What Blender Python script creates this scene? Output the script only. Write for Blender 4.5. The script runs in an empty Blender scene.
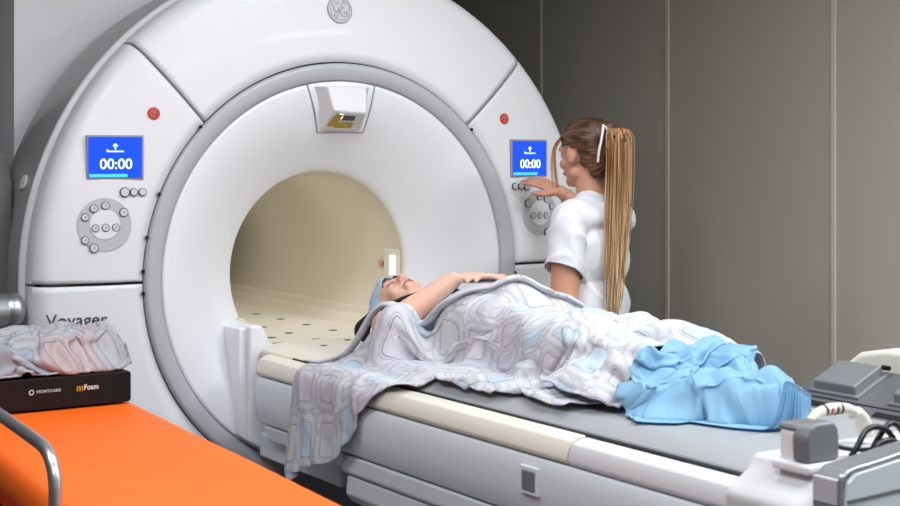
import bpy, bmesh, math, random
import numpy as np
from mathutils import Vector, Matrix, noise
from mathutils.bvhtree import BVHTree

# ------------------------------------------------------------------ camera, world, light
C = bpy.context.scene.collection
sc = bpy.context.scene
R = math.radians
PI = math.pi

cam = bpy.data.cameras.new('camera'); camo = bpy.data.objects.new('camera', cam); C.objects.link(camo)
camo.location = (-2.394, -4.344, 1.551); camo.rotation_euler = (PI/2, 0, -0.576)
cam.sensor_width = 36; cam.lens = 59.15; cam.shift_y = -0.1113
cam.clip_start = 0.05; cam.clip_end = 60
cam.dof.use_dof = True; cam.dof.focus_distance = 4.7; cam.dof.aperture_fstop = 6.5
sc.camera = camo

w = bpy.data.worlds.new('world'); sc.world = w; w.use_nodes = True
w.node_tree.nodes['Background'].inputs[0].default_value = (0.80, 0.86, 0.95, 1)
w.node_tree.nodes['Background'].inputs[1].default_value = 0.3

def area(name, loc, size, energy, color=(1, 1, 1), rot=(0, 0, 0), sy=None):
    l = bpy.data.lights.new(name, 'AREA'); l.energy = energy; l.color = color; l.size = size
    if sy: l.shape = 'RECTANGLE'; l.size_y = sy
    o = bpy.data.objects.new(name, l); C.objects.link(o); o.location = loc; o.rotation_euler = rot
    return o
LAMPS = [(-1.9, -3.1, 30), (0.0, -3.1, 24), (-1.9, -1.3, 26), (0.0, -1.3, 17), (1.45, -3.2, 66)]  # last entry is an added wall-wash lamp that brightens the panelled wall
for lx, ly, le in LAMPS:
    area('ceiling_lamp_light', (lx, ly, 2.83), 0.9, le, (0.96, 0.98, 1.0), sy=0.55)
for ly in (0.5, 1.2):   # the bore's own lighting strips
    area('bore_strip_light', (0, ly, 1.474), 0.10, 1.1, (1.0, 0.96, 0.87), sy=0.5)
sc.view_settings.view_transform = 'Standard'; sc.view_settings.look = 'None'
sc.view_settings.gamma = 1; sc.view_settings.use_curve_mapping = False
sc.view_settings.exposure = -0.02

# ------------------------------------------------------------------ materials
def srgb(r, g, b):
    f = lambda c: (c/255/12.92) if c/255 <= 0.04045 else ((c/255+0.055)/1.055)**2.4
    return (f(r), f(g), f(b), 1)

def mat(name, col, rough=0.5, metal=0.0, bump=0.0, bscale=60, var=0.0, vscale=6, spec=0.5,
        emis=None, estr=0, coat=0, trans=0, sheen=0, sss=0):
    m = bpy.data.materials.new(name); m.use_nodes = True
    nt = m.node_tree; b = nt.nodes['Principled BSDF']
    c = srgb(*col) if len(col) == 3 else col
    b.inputs['Base Color'].default_value = c
    b.inputs['Roughness'].default_value = rough; b.inputs['Metallic'].default_value = metal
    b.inputs['Specular IOR Level'].default_value = spec
    b.inputs['Coat Weight'].default_value = coat
    b.inputs['Sheen Weight'].default_value = sheen
    if trans: b.inputs['Transmission Weight'].default_value = trans
    if sss:
        b.inputs['Subsurface Weight'].default_value = sss
        b.inputs['Subsurface Radius'].default_value = (0.02, 0.008, 0.004)
    if emis:
        b.inputs['Emission Color'].default_value = srgb(*emis); b.inputs['Emission Strength'].default_value = estr
    tc = nt.nodes.new('ShaderNodeTexCoord')
    if var:
        n = nt.nodes.new('ShaderNodeTexNoise'); n.inputs['Scale'].default_value = vscale; n.inputs['Detail'].default_value = 5
        nt.links.new(tc.outputs['Object'], n.inputs['Vector'])
        mx = nt.nodes.new('ShaderNodeMix'); mx.data_type = 'RGBA'
        mx.inputs[6].default_value = tuple(max(0, x*(1-var)) for x in c[:3]) + (1,)
        mx.inputs[7].default_value = tuple(min(1, x*(1+var)) for x in c[:3]) + (1,)
        nt.links.new(n.outputs['Fac'], mx.inputs[0]); nt.links.new(mx.outputs[2], b.inputs['Base Color'])
    if bump:
        n2 = nt.nodes.new('ShaderNodeTexNoise'); n2.inputs['Scale'].default_value = bscale; n2.inputs['Detail'].default_value = 4
        nt.links.new(tc.outputs['Object'], n2.inputs['Vector'])
        bp = nt.nodes.new('ShaderNodeBump'); bp.inputs['Strength'].default_value = bump; bp.inputs['Distance'].default_value = 0.004
        nt.links.new(n2.outputs['Fac'], bp.inputs['Height']); nt.links.new(bp.outputs[0], b.inputs['Normal'])
    return m

def math_node(nt, op, a, b=None, c=None):
    n = nt.nodes.new('ShaderNodeMath'); n.operation = op
    for i, v in enumerate((a, b, c)):
        if v is None: continue
        if isinstance(v, (int, float)): n.inputs[i].default_value = v
        else: nt.links.new(v, n.inputs[i])
    return n.outputs[0]

def mixc(nt, fac, a, b):
    n = nt.nodes.new('ShaderNodeMix'); n.data_type = 'RGBA'
    if isinstance(fac, (int, float)): n.inputs[0].default_value = fac
    else: nt.links.new(fac, n.inputs[0])
    for i, v in ((6, a), (7, b)):
        if isinstance(v, tuple): n.inputs[i].default_value = v
        else: nt.links.new(v, n.inputs[i])
    return n.outputs[2]

def plaid(name, base, line, fill_a, fill_b, cell=0.14, rough=0.8):
    """printed cotton: rounded squares with grey double outlines, some filled pale blue"""
    m = bpy.data.materials.new(name); m.use_nodes = True
    nt = m.node_tree; bs = nt.nodes['Principled BSDF']; bs.inputs['Roughness'].default_value = rough
    bs.inputs['Specular IOR Level'].default_value = 0.25
    tc = nt.nodes.new('ShaderNodeTexCoord'); mp = nt.nodes.new('ShaderNodeMapping')
    mp.inputs['Scale'].default_value = (1/cell, 1/cell, 1); mp.inputs['Rotation'].default_value = (0, 0, 0.12)
    nt.links.new(tc.outputs['UV'], mp.inputs[0])
    sx = nt.nodes.new('ShaderNodeSeparateXYZ'); nt.links.new(mp.outputs[0], sx.inputs[0])
    fx = math_node(nt, 'ABSOLUTE', math_node(nt, 'SUBTRACT', math_node(nt, 'FRACT', sx.outputs[0]), 0.5))
    fy = math_node(nt, 'ABSOLUTE', math_node(nt, 'SUBTRACT', math_node(nt, 'FRACT', sx.outputs[1]), 0.5))
    p = math_node(nt, 'ADD', math_node(nt, 'POWER', fx, 6), math_node(nt, 'POWER', fy, 6))
    d = math_node(nt, 'POWER', p, 1/6)
    fl = nt.nodes.new('ShaderNodeVectorMath'); fl.operation = 'FLOOR'; nt.links.new(mp.outputs[0], fl.inputs[0])
    wn = nt.nodes.new('ShaderNodeTexWhiteNoise'); nt.links.new(fl.outputs[0], wn.inputs[0])
    rnd = wn.outputs['Value']
    inner = math_node(nt, 'LESS_THAN', d, 0.30)
    def band(a, b): return math_node(nt, 'MULTIPLY', math_node(nt, 'GREATER_THAN', d, a), math_node(nt, 'LESS_THAN', d, b))
    ca = math_node(nt, 'MULTIPLY', inner, math_node(nt, 'GREATER_THAN', rnd, 0.62))
    cb = math_node(nt, 'MULTIPLY', band(0.0, 0.5), math_node(nt, 'LESS_THAN', rnd, 0.30))
    no = nt.nodes.new('ShaderNodeTexNoise'); no.inputs['Scale'].default_value = 5; nt.links.new(tc.outputs['UV'], no.inputs['Vector'])
    c0 = mixc(nt, no.outputs['Fac'], base, tuple(x*0.88 for x in base[:3]) + (1,))
    c1 = mixc(nt, math_node(nt, 'MULTIPLY', ca, .6), c0, fill_a); c1 = mixc(nt, math_node(nt, 'MULTIPLY', cb, .55), c1, fill_b)
    c2 = c1
    for a, b, k in ((.300, .322, .55), (.345, .357, .45), (.455, .470, .30), (.485, .5, .35)):
        c2 = mixc(nt, math_node(nt, 'MULTIPLY', band(a, b), min(1, k*1.35)), c2, line)
    nt.links.new(c2, bs.inputs['Base Color'])
    n2 = nt.nodes.new('ShaderNodeTexNoise'); n2.inputs['Scale'].default_value = 9; n2.inputs['Detail'].default_value = 6; n2.inputs['Distortion'].default_value = 1.4
    nt.links.new(tc.outputs['UV'], n2.inputs['Vector'])
    bp = nt.nodes.new('ShaderNodeBump'); bp.inputs['Strength'].default_value = 0.55; bp.inputs['Distance'].default_value = 0.02
    nt.links.new(n2.outputs['Fac'], bp.inputs['Height']); nt.links.new(bp.outputs[0], bs.inputs['Normal'])
    return m

M = {}
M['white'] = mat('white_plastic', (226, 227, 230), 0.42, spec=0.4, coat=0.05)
M['housing'] = mat('housing_grey_white', (206, 207, 209), 0.4)
M['shoulder'] = mat('shoulder_grey', (112, 112, 113), 0.45)  # darker copy of the side grey; the shoulder's shade is put into the colour
M['funnel'] = mat('funnel_plastic', (232, 234, 238), 0.3, spec=0.45, coat=0.2)
M['ring'] = mat('silver_ring_paint', (180, 182, 187), 0.38, spec=0.5, coat=0.2)
M['dark'] = mat('dark_gap', (38, 40, 44), 0.6)
M['edge'] = mat('edge_grey', (150, 150, 154), 0.45)
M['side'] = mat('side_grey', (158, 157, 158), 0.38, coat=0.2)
M['bore'] = mat('bore_cream', (212, 205, 188), 0.45)
M['rail'] = mat('cream_rail', (222, 219, 206), 0.35)
M['flank'] = mat('table_flank', (218, 225, 231), 0.4, coat=0.1)
M['flank2'] = mat('table_flank_lower', (200, 207, 212), 0.45)
M['mattress'] = mat('mattress_vinyl', (156, 159, 162), 0.42, bump=0.12, bscale=200)
M['sheet'] = mat('bridge_white', (216, 212, 200), 0.4)
M['dgrey'] = mat('dark_grey_plastic', (86, 88, 91), 0.45, bump=0.1, bscale=300)
M['mgrey'] = mat('mid_grey_plastic', (112, 115, 118), 0.42)
M['black'] = mat('black_plastic', (9, 9, 10), 0.55, spec=.3)
M['cable'] = mat('black_cable', (16, 16, 18), 0.35)
M['clear'] = mat('milky_tube', (214, 212, 200), 0.3)
M['chrome'] = mat('chrome', (175, 178, 182), 0.32, 0.85)
M['steel'] = mat('brushed_steel', (176, 178, 182), 0.36, 0.9)
M['red'] = mat('red_button', (190, 40, 34), 0.35)
M['pink'] = mat('pink_button', (205, 150, 145), 0.4)
M['btn'] = mat('button_grey', (205, 208, 210), 0.35)
M['btnrim'] = mat('button_rim', (52, 78, 92), 0.4)
M['recess'] = mat('recess_grey', (188, 190, 192), 0.4)
M['screen'] = mat('screen_blue', (8, 50, 200), 0.3, emis=(10, 84, 245), estr=0.75)
M['screenbar'] = mat('screen_bar', (60, 170, 230), 0.3, emis=(70, 190, 245), estr=0.9)
M['screentxt'] = mat('screen_text', (220, 240, 255), 0.3, emis=(225, 245, 255), estr=1.3)
M['lit'] = mat('lit_panel', (255, 255, 250), 0.3, emis=(255, 255, 248), estr=1.6)
M['logo'] = mat('logo_grey', (152, 154, 158), 0.35)
M['logolight'] = mat('logo_silver', (200, 202, 206), 0.3)
M['text'] = mat('print_dark', (60, 62, 68), 0.5)
M['yellow'] = mat('warning_yellow', (176, 146, 20), 0.5, var=0.35, vscale=180)
M['orange'] = mat('orange_vinyl', (240, 102, 14), 0.55, bump=0.25, bscale=9, spec=0.35)
M['orange_d'] = mat('orange_frame', (206, 74, 22), 0.45)
M['skin'] = mat('skin', (222, 174, 152), 0.5, var=0.06, vscale=14, sss=0.12, bump=0.05, bscale=300)
M['skin2'] = mat('tanned_skin', (204, 150, 124), 0.5, var=0.07, vscale=14, sss=0.12, bump=0.05, bscale=300)
M['lips'] = mat('lips', (172, 96, 90), 0.4)
M['brow'] = mat('eyebrow_hair', (128, 92, 74), 0.8)
M['eye'] = mat('eye_white', (235, 235, 232), 0.2)
M['iris'] = mat('iris_brown', (60, 40, 30), 0.2)
M['tunic'] = mat('white_cotton', (220, 222, 227), 0.8, bump=0.15, bscale=40)
M['trouser'] = mat('white_trouser_cotton', (215, 218, 224), 0.8)
M['shoe'] = mat('white_shoe', (225, 225, 225), 0.5)
M['gown'] = mat('pale_blue_gown', (152, 194, 222), 0.8, bump=0.3, bscale=50)
M['blacktop'] = mat('black_fabric', (16, 15, 17), 0.8, bump=0.4, bscale=90)
M['cap'] = mat('cap_blue', (172, 196, 216), 0.75, var=0.25, vscale=22, bump=0.5, bscale=60)
M['sock'] = mat('ribbed_sock', (120, 136, 146), 0.85)
M['wall'] = mat('wall_grey_panel', (200, 194, 181), 0.5, var=0.03, vscale=1.2, spec=0.35)
M['seam'] = mat('wall_seam', (228, 221, 204), 0.5)
M['darkwall'] = mat('wall_dark', (92, 94, 92), 0.6)
M['ceil'] = mat('ceiling_white', (206, 206, 203), 0.8)
M['floor'] = mat('floor_vinyl', (122, 126, 130), 0.35, var=0.05, vscale=30)
M['lamp'] = mat('lamp_diffuser', (240, 242, 245), 0.5, emis=(240, 246, 255), estr=4)
M['blanket'] = plaid('blanket_print', srgb(208, 210, 214), srgb(128, 135, 147), srgb(166, 196, 214), srgb(196, 192, 206))
M['bundle'] = plaid('bundle_print', srgb(170, 170, 175), srgb(96, 104, 118), srgb(128, 142, 160), srgb(182, 158, 158), cell=0.12)
def blue_mat():
    m = mat('blue_nonwoven', (156, 206, 234), 0.5, bump=0.35, bscale=25, spec=0.4)
    nt = m.node_tree; b = nt.nodes['Principled BSDF']; out = nt.nodes['Material Output']
    t = nt.nodes.new('ShaderNodeBsdfTranslucent'); t.inputs[0].default_value = srgb(110, 186, 232)
    mx = nt.nodes.new('ShaderNodeMixShader'); mx.inputs[0].default_value = 0.35
    nt.links.new(b.outputs[0], mx.inputs[1]); nt.links.new(t.outputs[0], mx.inputs[2]); nt.links.new(mx.outputs[0], out.inputs[0])
    return m
M['blue'] = blue_mat()
def hair_mat(name, root, tip, z0, z1, stretch):
    m = bpy.data.materials.new(name); m.use_nodes = True; nt = m.node_tree; b = nt.nodes['Principled BSDF']
    b.inputs['Roughness'].default_value = 0.42; b.inputs['Specular IOR Level'].default_value = 0.4
    tc = nt.nodes.new('ShaderNodeTexCoord'); mp = nt.nodes.new('ShaderNodeMapping'); mp.inputs['Scale'].default_value = stretch
    nt.links.new(tc.outputs['Object'], mp.inputs[0])
    n = nt.nodes.new('ShaderNodeTexNoise'); n.inputs['Scale'].default_value = 1; n.inputs['Detail'].default_value = 4
    nt.links.new(mp.outputs[0], n.inputs['Vector'])
    sx = nt.nodes.new('ShaderNodeSeparateXYZ'); nt.links.new(tc.outputs['Object'], sx.inputs[0])
    mr = nt.nodes.new('ShaderNodeMapRange'); mr.inputs[1].default_value = z0; mr.inputs[2].default_value = z1
    nt.links.new(sx.outputs[2], mr.inputs[0])
    c = mixc(nt, mr.outputs[0], root, tip)
    st = nt.nodes.new('ShaderNodeMapRange'); st.inputs[1].default_value = 0.38; st.inputs[2].default_value = 0.62
    nt.links.new(n.outputs['Fac'], st.inputs[0])
    dk = nt.nodes.new('ShaderNodeMix'); dk.data_type = 'RGBA'; dk.blend_type = 'MULTIPLY'; dk.inputs[0].default_value = 1
    nt.links.new(c, dk.inputs[6])
    g = mixc(nt, st.outputs[0], (0.42, 0.36, 0.32, 1), (1.35, 1.3, 1.2, 1)); nt.links.new(g, dk.inputs[7])
    nt.links.new(dk.outputs[2], b.inputs['Base Color'])
    bp = nt.nodes.new('ShaderNodeBump'); bp.inputs['Strength'].default_value = 0.8; bp.inputs['Distance'].default_value = 0.004
    nt.links.new(n.outputs['Fac'], bp.inputs['Height']); nt.links.new(bp.outputs[0], b.inputs['Normal'])
    return m
M['hair'] = hair_mat('brown_hair', srgb(98, 70, 50), srgb(80, 56, 42), 1.5, 1.66, (90, 14, 60))
M['tail'] = hair_mat('ponytail_hair', srgb(166, 126, 88), srgb(232, 204, 164), 1.5, 1.0, (130, 130, 3))

# ------------------------------------------------------------------ mesh helpers
def link_mesh(name, me, m, parent=None, smooth=True):
    if m is not None and not me.materials: me.materials.append(m)
    if smooth:
        for p in me.polygons: p.use_smooth = True
    o = bpy.data.objects.new(name, me); C.objects.link(o)
    if parent: o.parent = parent
    return o

def obj(name, bm, m, parent=None, smooth=False, bevel=0, seg=3, subsurf=0, auto=None, solid=0):
    bmesh.ops.recalc_face_normals(bm, faces=bm.faces)
    me = bpy.data.meshes.new(name); bm.to_mesh(me); bm.free()
    o = link_mesh(name, me, m, parent, smooth)
    if solid:
        s = o.modifiers.new('solid', 'SOLIDIFY'); s.thickness = solid; s.offset = -1
    if bevel:
        b = o.modifiers.new('bevel', 'BEVEL'); b.width = bevel; b.segments = seg; b.limit_method = 'ANGLE'; b.angle_limit = R(30)
        for p in me.polygons: p.use_smooth = True
        b.harden_normals = True
    if subsurf:
        s = o.modifiers.new('sub', 'SUBSURF'); s.levels = subsurf; s.render_levels = subsurf
    return o

def box(bm, x0, x1, y0, y1, z0, z1):
    v = [bm.verts.new(p) for p in ((x0,y0,z0),(x1,y0,z0),(x1,y1,z0),(x0,y1,z0),(x0,y0,z1),(x1,y0,z1),(x1,y1,z1),(x0,y1,z1))]
    for f in ((3,2,1,0),(4,5,6,7),(0,1,5,4),(1,2,6,5),(2,3,7,6),(3,0,4,7)): bm.faces.new([v[i] for i in f])
    return v

def bx(x0, x1, y0, y1, z0, z1):
    bm = bmesh.new(); box(bm, x0, x1, y0, y1, z0, z1); return bm

def prism(bm, pts, fn0, fn1):
    """closed polygon pts, mapped to 3-D by fn0 at one end and fn1 at the other"""
    a = [bm.verts.new(fn0(*p)) for p in pts]; b = [bm.verts.new(fn1(*p)) for p in pts]
    n = len(pts)
    for i in range(n): bm.faces.new((a[i], a[(i+1) % n], b[(i+1) % n], b[i]))
    bm.faces.new(a[::-1]); bm.faces.new(b)

def extr_y(pts, y0, y1):
    bm = bmesh.new(); prism(bm, pts, lambda x, z: (x, y0, z), lambda x, z: (x, y1, z)); return bm
def extr_x(pts, x0, x1):
    bm = bmesh.new(); prism(bm, pts, lambda y, z: (x0, y, z), lambda y, z: (x1, y, z)); return bm

def cyl(bm, c, axis, r, h, n=32, r2=None, cap=True):
    axis = Vector(axis).normalized(); q = axis.to_track_quat('Z', 'Y').to_matrix()
    r2 = r if r2 is None else r2
    a = []; b = []
    for i in range(n):
        t = 2*PI*i/n; u = Vector((math.cos(t), math.sin(t), 0))
        a.append(bm.verts.new(Vector(c) + q @ (u*r))); b.append(bm.verts.new(Vector(c) + q @ (u*r2) + axis*h))
    for i in range(n): bm.faces.new((a[i], a[(i+1) % n], b[(i+1) % n], b[i]))
    if cap: bm.faces.new(a[::-1]); bm.faces.new(b)

def smooth_path(pts, k=8):
    P = [Vector(p) for p in pts]; out = []
    for i in range(len(P)-1):
        p0 = P[max(i-1, 0)]; p1 = P[i]; p2 = P[i+1]; p3 = P[min(i+2, len(P)-1)]
        for j in range(k):
            t = j/k
            out.append(0.5*((2*p1) + (-p0+p2)*t + (2*p0-5*p1+4*p2-p3)*t*t + (-p0+3*p1-3*p2+p3)*t**3))
    out.append(P[-1]); return out

def tube(bm, pts, r, n=12, k=8, r1=None, flat=1.0):
    P = smooth_path(pts, k) if k > 1 else [Vector(p) for p in pts]
    up = Vector((0.13, 0.21, 0.97)); rings = []
    for i, p in enumerate(P):
        d = (P[min(i+1, len(P)-1)] - P[max(i-1, 0)]).normalized()
        s = d.cross(up)
        if s.length < 1e-3: s = d.cross(Vector((1, 0, 0)))
        s.normalize(); u2 = s.cross(d).normalized()
        rr = r if r1 is None else r + (r1-r)*i/(len(P)-1)
        if callable(r): rr = r(i/(len(P)-1))
        rings.append([bm.verts.new(p + s*math.cos(2*PI*j/n)*rr + u2*math.sin(2*PI*j/n)*rr*flat) for j in range(n)])
    for a, b in zip(rings, rings[1:]):
        for j in range(n): bm.faces.new((a[j], a[(j+1) % n], b[(j+1) % n], b[j]))
    bm.faces.new(rings[0][::-1]); bm.faces.new(rings[-1])

def thing(name, label, cat, loc=(0, 0, 0), rotz=0, group=None):
    o = bpy.data.objects.new(name, None); C.objects.link(o); o.empty_display_size = 0.1
    o.location = loc; o.rotation_euler = (0, 0, rotz); o['label'] = label; o['category'] = cat
    if group: o['group'] = group
    return o
def tag(o, label, cat, group=None):
    o['label'] = label; o['category'] = cat
    if group: o['group'] = group
    return o
def struct(o): o['kind'] = 'structure'; return o

def text_mesh(name, s, size, m, parent, loc, rot=(PI/2, 0, 0), depth=0.0006, align='CENTER', sx=1, bold=0):
    cu = bpy.data.curves.new(name, 'FONT'); cu.body = s; cu.size = size; cu.extrude = depth; cu.align_x = align; cu.align_y = 'CENTER'
    cu.offset = bold
    t = bpy.data.objects.new(name + '_tmp', cu); C.objects.link(t)
    bpy.context.view_layer.update()
    me = bpy.data.meshes.new_from_object(t.evaluated_get(bpy.context.evaluated_depsgraph_get()))
    bpy.data.objects.remove(t); me.materials.clear(); me.name = name
    o = link_mesh(name, me, m, parent, False); o.location = loc; o.rotation_euler = rot; o.scale = (sx, 1, 1)
    return o

# organic shapes: overlapping rounded forms fused into one surface
class Blob:
    def __init__(s): s.bm = bmesh.new(); s.M = Matrix.Identity(4)
    def ell(s, c, r, rot=None, sub=3):
        m = s.M @ Matrix.Translation(Vector(c))
        if rot: m = m @ Matrix.Rotation(rot[0], 4, rot[1])
        m = m @ Matrix.Diagonal((r[0], r[1], r[2], 1))
        bmesh.ops.create_icosphere(s.bm, subdivisions=sub, radius=1, matrix=m)
    def cap(s, a, b, ra, rb, n=20):
        a = s.M @ Vector(a); b = s.M @ Vector(b); d = b-a; L = d.length
        k = max(2, int(L/(0.35*min(ra, rb))) + 1); k = min(k, 40)
        q = d.to_track_quat('Z', 'Y').to_matrix(); rings = []
        st = [(-math.cos(t)*ra, math.sin(t)*ra) for t in (0.25, 0.7, 1.1)]
        st += [(L*i/k, ra + (rb-ra)*i/k) for i in range(k+1)]
        st += [(L + math.sin(t)*rb, math.cos(t)*rb) for t in (0.45, 0.9, 1.3)]
        for z, r in st:
            rings.append([s.bm.verts.new(a + q @ Vector((math.cos(2*PI*j/n)*r, math.sin(2*PI*j/n)*r, z))) for j in range(n)])
        for x, y in zip(rings, rings[1:]):
            for j in range(n): s.bm.faces.new((x[j], x[(j+1) % n], y[(j+1) % n], y[j]))
        s.bm.faces.new(rings[0][::-1]); s.bm.faces.new(rings[-1])
    def chain(s, pts, rs):
        for i in range(len(pts)-1): s.cap(pts[i], pts[i+1], rs[i], rs[i+1])
    def build(s, name, m, parent, voxel=0.006, smooth=4, fn=None):
        me = bpy.data.meshes.new(name + '_raw'); s.bm.to_mesh(me); s.bm.free()
        t = bpy.data.objects.new(name + '_tmp', me); C.objects.link(t)
        r = t.modifiers.new('r', 'REMESH'); r.mode = 'VOXEL'; r.voxel_size = voxel; r.use_smooth_shade = True
        q = t.modifiers.new('s', 'SMOOTH'); q.factor = 0.5; q.iterations = smooth
        bpy.context.view_layer.update()
        me2 = bpy.data.meshes.new_from_object(t.evaluated_get(bpy.context.evaluated_depsgraph_get()))
        bpy.data.objects.remove(t); bpy.data.meshes.remove(me); me2.name = name; me2.materials.clear()
        if fn:
            nv = len(me2.vertices); co = np.empty(nv*3, 'f'); no = np.empty(nv*3, 'f')
            me2.vertices.foreach_get('co', co); me2.vertex_normals.foreach_get('vector', no)
            co = co.reshape(-1, 3).tolist(); no = no.reshape(-1, 3).tolist()
            out = [tuple(fn(Vector(c), Vector(n))) for c, n in zip(co, no)]
            me2.vertices.foreach_set('co', np.array(out, 'f').reshape(-1)); me2.update()
        return link_mesh(name, me2, m, parent)

# ------------------------------------------------------------------ the room
def room():
    X0, X1, Y0, Y1, H = -4.2, 2.2, -6.2, 3.3, 2.9
    struct(obj('floor', bx(X0-.1, X1+.1, Y0-.1, Y1+.1, -0.1, 0), M['floor']))
    struct(obj('ceiling', bx(X0-.1, X1+.1, Y0-.1, Y1+.1, H, H+.1), M['ceil']))
    struct(obj('wall_right', bx(X1, X1+.1, Y0-.1, Y1+.1, 0, H), M['wall']))
    struct(obj('wall_left', bx(X0-.1, X0, Y0-.1, Y1+.1, 0, H), M['darkwall']))
    struct(obj('wall_back', bx(X0, X1, Y1, Y1+.1, 0, H), M['darkwall']))
    struct(obj('wall_front', bx(X0, X1, Y0-.1, Y0, 0, H), M['ceil']))
    ys = [1.858, 0.870, -0.143, -1.15, -2.15, -3.15, -4.15, -5.15, 2.85]
    for i, y in enumerate(ys):
        struct(obj('trim_%d' % (i+1), bx(X1-0.006, X1, y-0.012, y+0.012, 0.08, H), M['seam'], bevel=0.002, seg=1))
    struct(obj('baseboard_right', bx(X1-0.012, X1, Y0, Y1, 0, 0.08), M['darkwall'], bevel=0.003, seg=1))
    where = ['near the front wall on the left side', 'near the front wall on the right side', 'over the orange stretcher', 'over the patient table', 'added out of view to brighten the grey panelled wall']
    for (lx, ly, _), wh in zip(LAMPS, where):
        t = thing('ceiling_light', 'recessed white ceiling light panel ' + wh, 'ceiling light', (lx, ly, H))
        obj('diffuser', bx(-.46, .46, -.29, .29, -0.03, -0.012), M['lamp'], t)
        bm = bmesh.new()
        for a in ((-.5, .5, -.33, -.29), (-.5, .5, .29, .33), (-.5, -.46, -.29, .29), (.46, .5, -.29, .29)): box(bm, *a, -0.035, 0)
        obj('frame', bm, M['white'], t)
room()

# ------------------------------------------------------------------ the scanner
CZ = 1.15; CX = 0.03; RO = 1.055; RI = 0.705
def outer(th, R_=RO):
    c, s = math.cos(th), math.sin(th)
    if s >= 0: return (CX + c*R_, CZ + s*R_)
    r = min(R_/max(abs(c), 1e-6), (CZ-0.03)/max(abs(s), 1e-6))
    return (CX + c*r, CZ + s*r)
def face_pt(th, t, ri=RI):
    ix, iz = math.cos(th)*ri, CZ + math.sin(th)*ri
    ox, oz = outer(th)
    L = math.hypot(ox-ix, oz-iz); d = (1-t)*L
    y = 0.055*t*t*min(1, 0.37/L)
    if d < 0.05: y += 0.05*(1 - math.sqrt(max(0, 1-(1-d/0.05)**2)))
    return (ix + (ox-ix)*t, y, iz + (oz-iz)*t)
def face_y(x, z):
    for tr in TREES:
        h = tr.ray_cast(Vector((x, -1, z)), Vector((0, 1, 0)))
        if h[0]: return h[0].y
    return 0.0
def face_n(x, z):
    e = .012
    dx = (face_y(x+e, z)-face_y(x-e, z))/(2*e); dz = (face_y(x, z+e)-face_y(x, z-e))/(2*e)
    return Vector((dx, -1, dz)).normalized()
TREES = []

scan = thing('mri_scanner', 'large white ring shaped MRI scanner with cream lit bore and two blue screens', 'mri scanner', (0, 0, 0))
def cover(a0, a1, parent, n=64, name='front_cover'):
    g = 0.0045
    bm = bmesh.new(); N = n; T = [0, .1, .25, .4, .55, .68, .78, .84, .88, .91, .935, .955, .975, .99, 1]
    rows = []
    for i in range(N+1):
        th = R(a0 + (a1-a0)*i/N)
        off = 0
        if i == 0: off = g
        if i == N: off = -g
        row = []
        for t in T:
            x, y, z = face_pt(th, t)
            x -= math.sin(th)*off; z += math.cos(th)*off
            row.append(bm.verts.new((x, y, z)))
        rows.append(row)
    for a, b in zip(rows, rows[1:]):
        for j in range(len(T)-1): bm.faces.new((a[j], a[j+1], b[j+1], b[j]))
    # skirt
    be = [e for e in bm.edges if e.is_boundary]
    r = bmesh.ops.extrude_edge_only(bm, edges=be)
    for v in [x for x in r['geom'] if isinstance(x, bmesh.types.BMVert)]: v.co.y += 0.035
    TREES.append(BVHTree.FromBMesh(bm))
    o = obj(name, bm, M['white'], parent, smooth=True)
    for p in o.data.polygons: p.use_smooth = abs(p.normal.y) > 0.3 or False
    return o
cover(45, 135, scan); cover(135, 180, scan, 40); cover(0, 45, scan, 40)
cover(180, 270, scan); cover(270, 360, scan)

def loft_theta(profile, m, name, parent, a0=0, a1=360, n=128, outerfn=None):
    """profile: list of (r, y); revolved about the bore axis"""
    bm = bmesh.new(); rows = []
    full = abs(a1-a0) >= 360
    for i in range(n if full else n+1):
        th = R(a0 + (a1-a0)*i/n); rows.append([bm.verts.new((math.cos(th)*r, y, CZ + math.sin(th)*r)) for r, y in profile])
    k = len(rows)
    for i in range(k if full else k-1):
        a, b = rows[i], rows[(i+1) % k]
        for j in range(len(profile)-1): bm.faces.new((a[j], a[j+1], b[j+1], b[j]))
    return obj(name, bm, m, parent, smooth=True)
# dark backing behind the panel joints, and the ring
bm = bmesh.new(); rows = []
for i in range(128):
    th = 2*PI*i/128; ox, oz = outer(th, RO-0.035)
    rows.append([bm.verts.new((math.cos(th)*0.60, 0.075, CZ+math.sin(th)*0.60)), bm.verts.new((ox, 0.075, oz))])
for i in range(128):
    a, b = rows[i], rows[(i+1) % 128]; bm.faces.new((a[0], a[1], b[1], b[0]))
obj('joint_backing', bm, M['edge'], scan)
loft_theta([(0.700, 0.03), (0.700, -0.006), (0.696, -0.014), (0.688, -0.016), (0.668, -0.014), (0.648, -0.008), (0.644, -0.003), (0.643, 0.03)], M['ring'], 'trim_ring', scan, n=180)
loft_theta([(0.705, 0.012), (0.700, 0.012)], M['dark'], 'ring_groove', scan, n=180)
loft_theta([(0.6435, 0.008), (0.6395, 0.008)], M['edge'], 'inner_groove', scan, n=180)
prof = []
for i in range(26):
    t = i/25; r = 0.6395 - (0.6395-0.344)*t
    prof.append((r, 0.15*t**1.7))
prof = [(0.6395, 0.02)] + prof + [(0.339, 0.158), (0.337, 0.17)]
loft_theta(prof, M['funnel'], 'bore_funnel', scan, n=180)
loft_theta([(0.337, 0.168), (0.337, 1.70), (0.36, 1.75), (0.5, 1.80), (0.64, 1.81)], M['bore'], 'bore_tube', scan, n=128)
# small dark catches round the ring
for x, z in ((-.5125, 1.633), (-.650, 1.423), (-.690, 1.290), (-.702, 1.186), (-.702, 1.118), (.5125, 1.633), (.7, 1.12)):
    bm = bmesh.new(); cyl(bm, (x*1.004, -0.005, z), (0, -1, 0), 0.0052, 0.004, 12); obj('panel_catch', bm, M['black'], scan)

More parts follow.
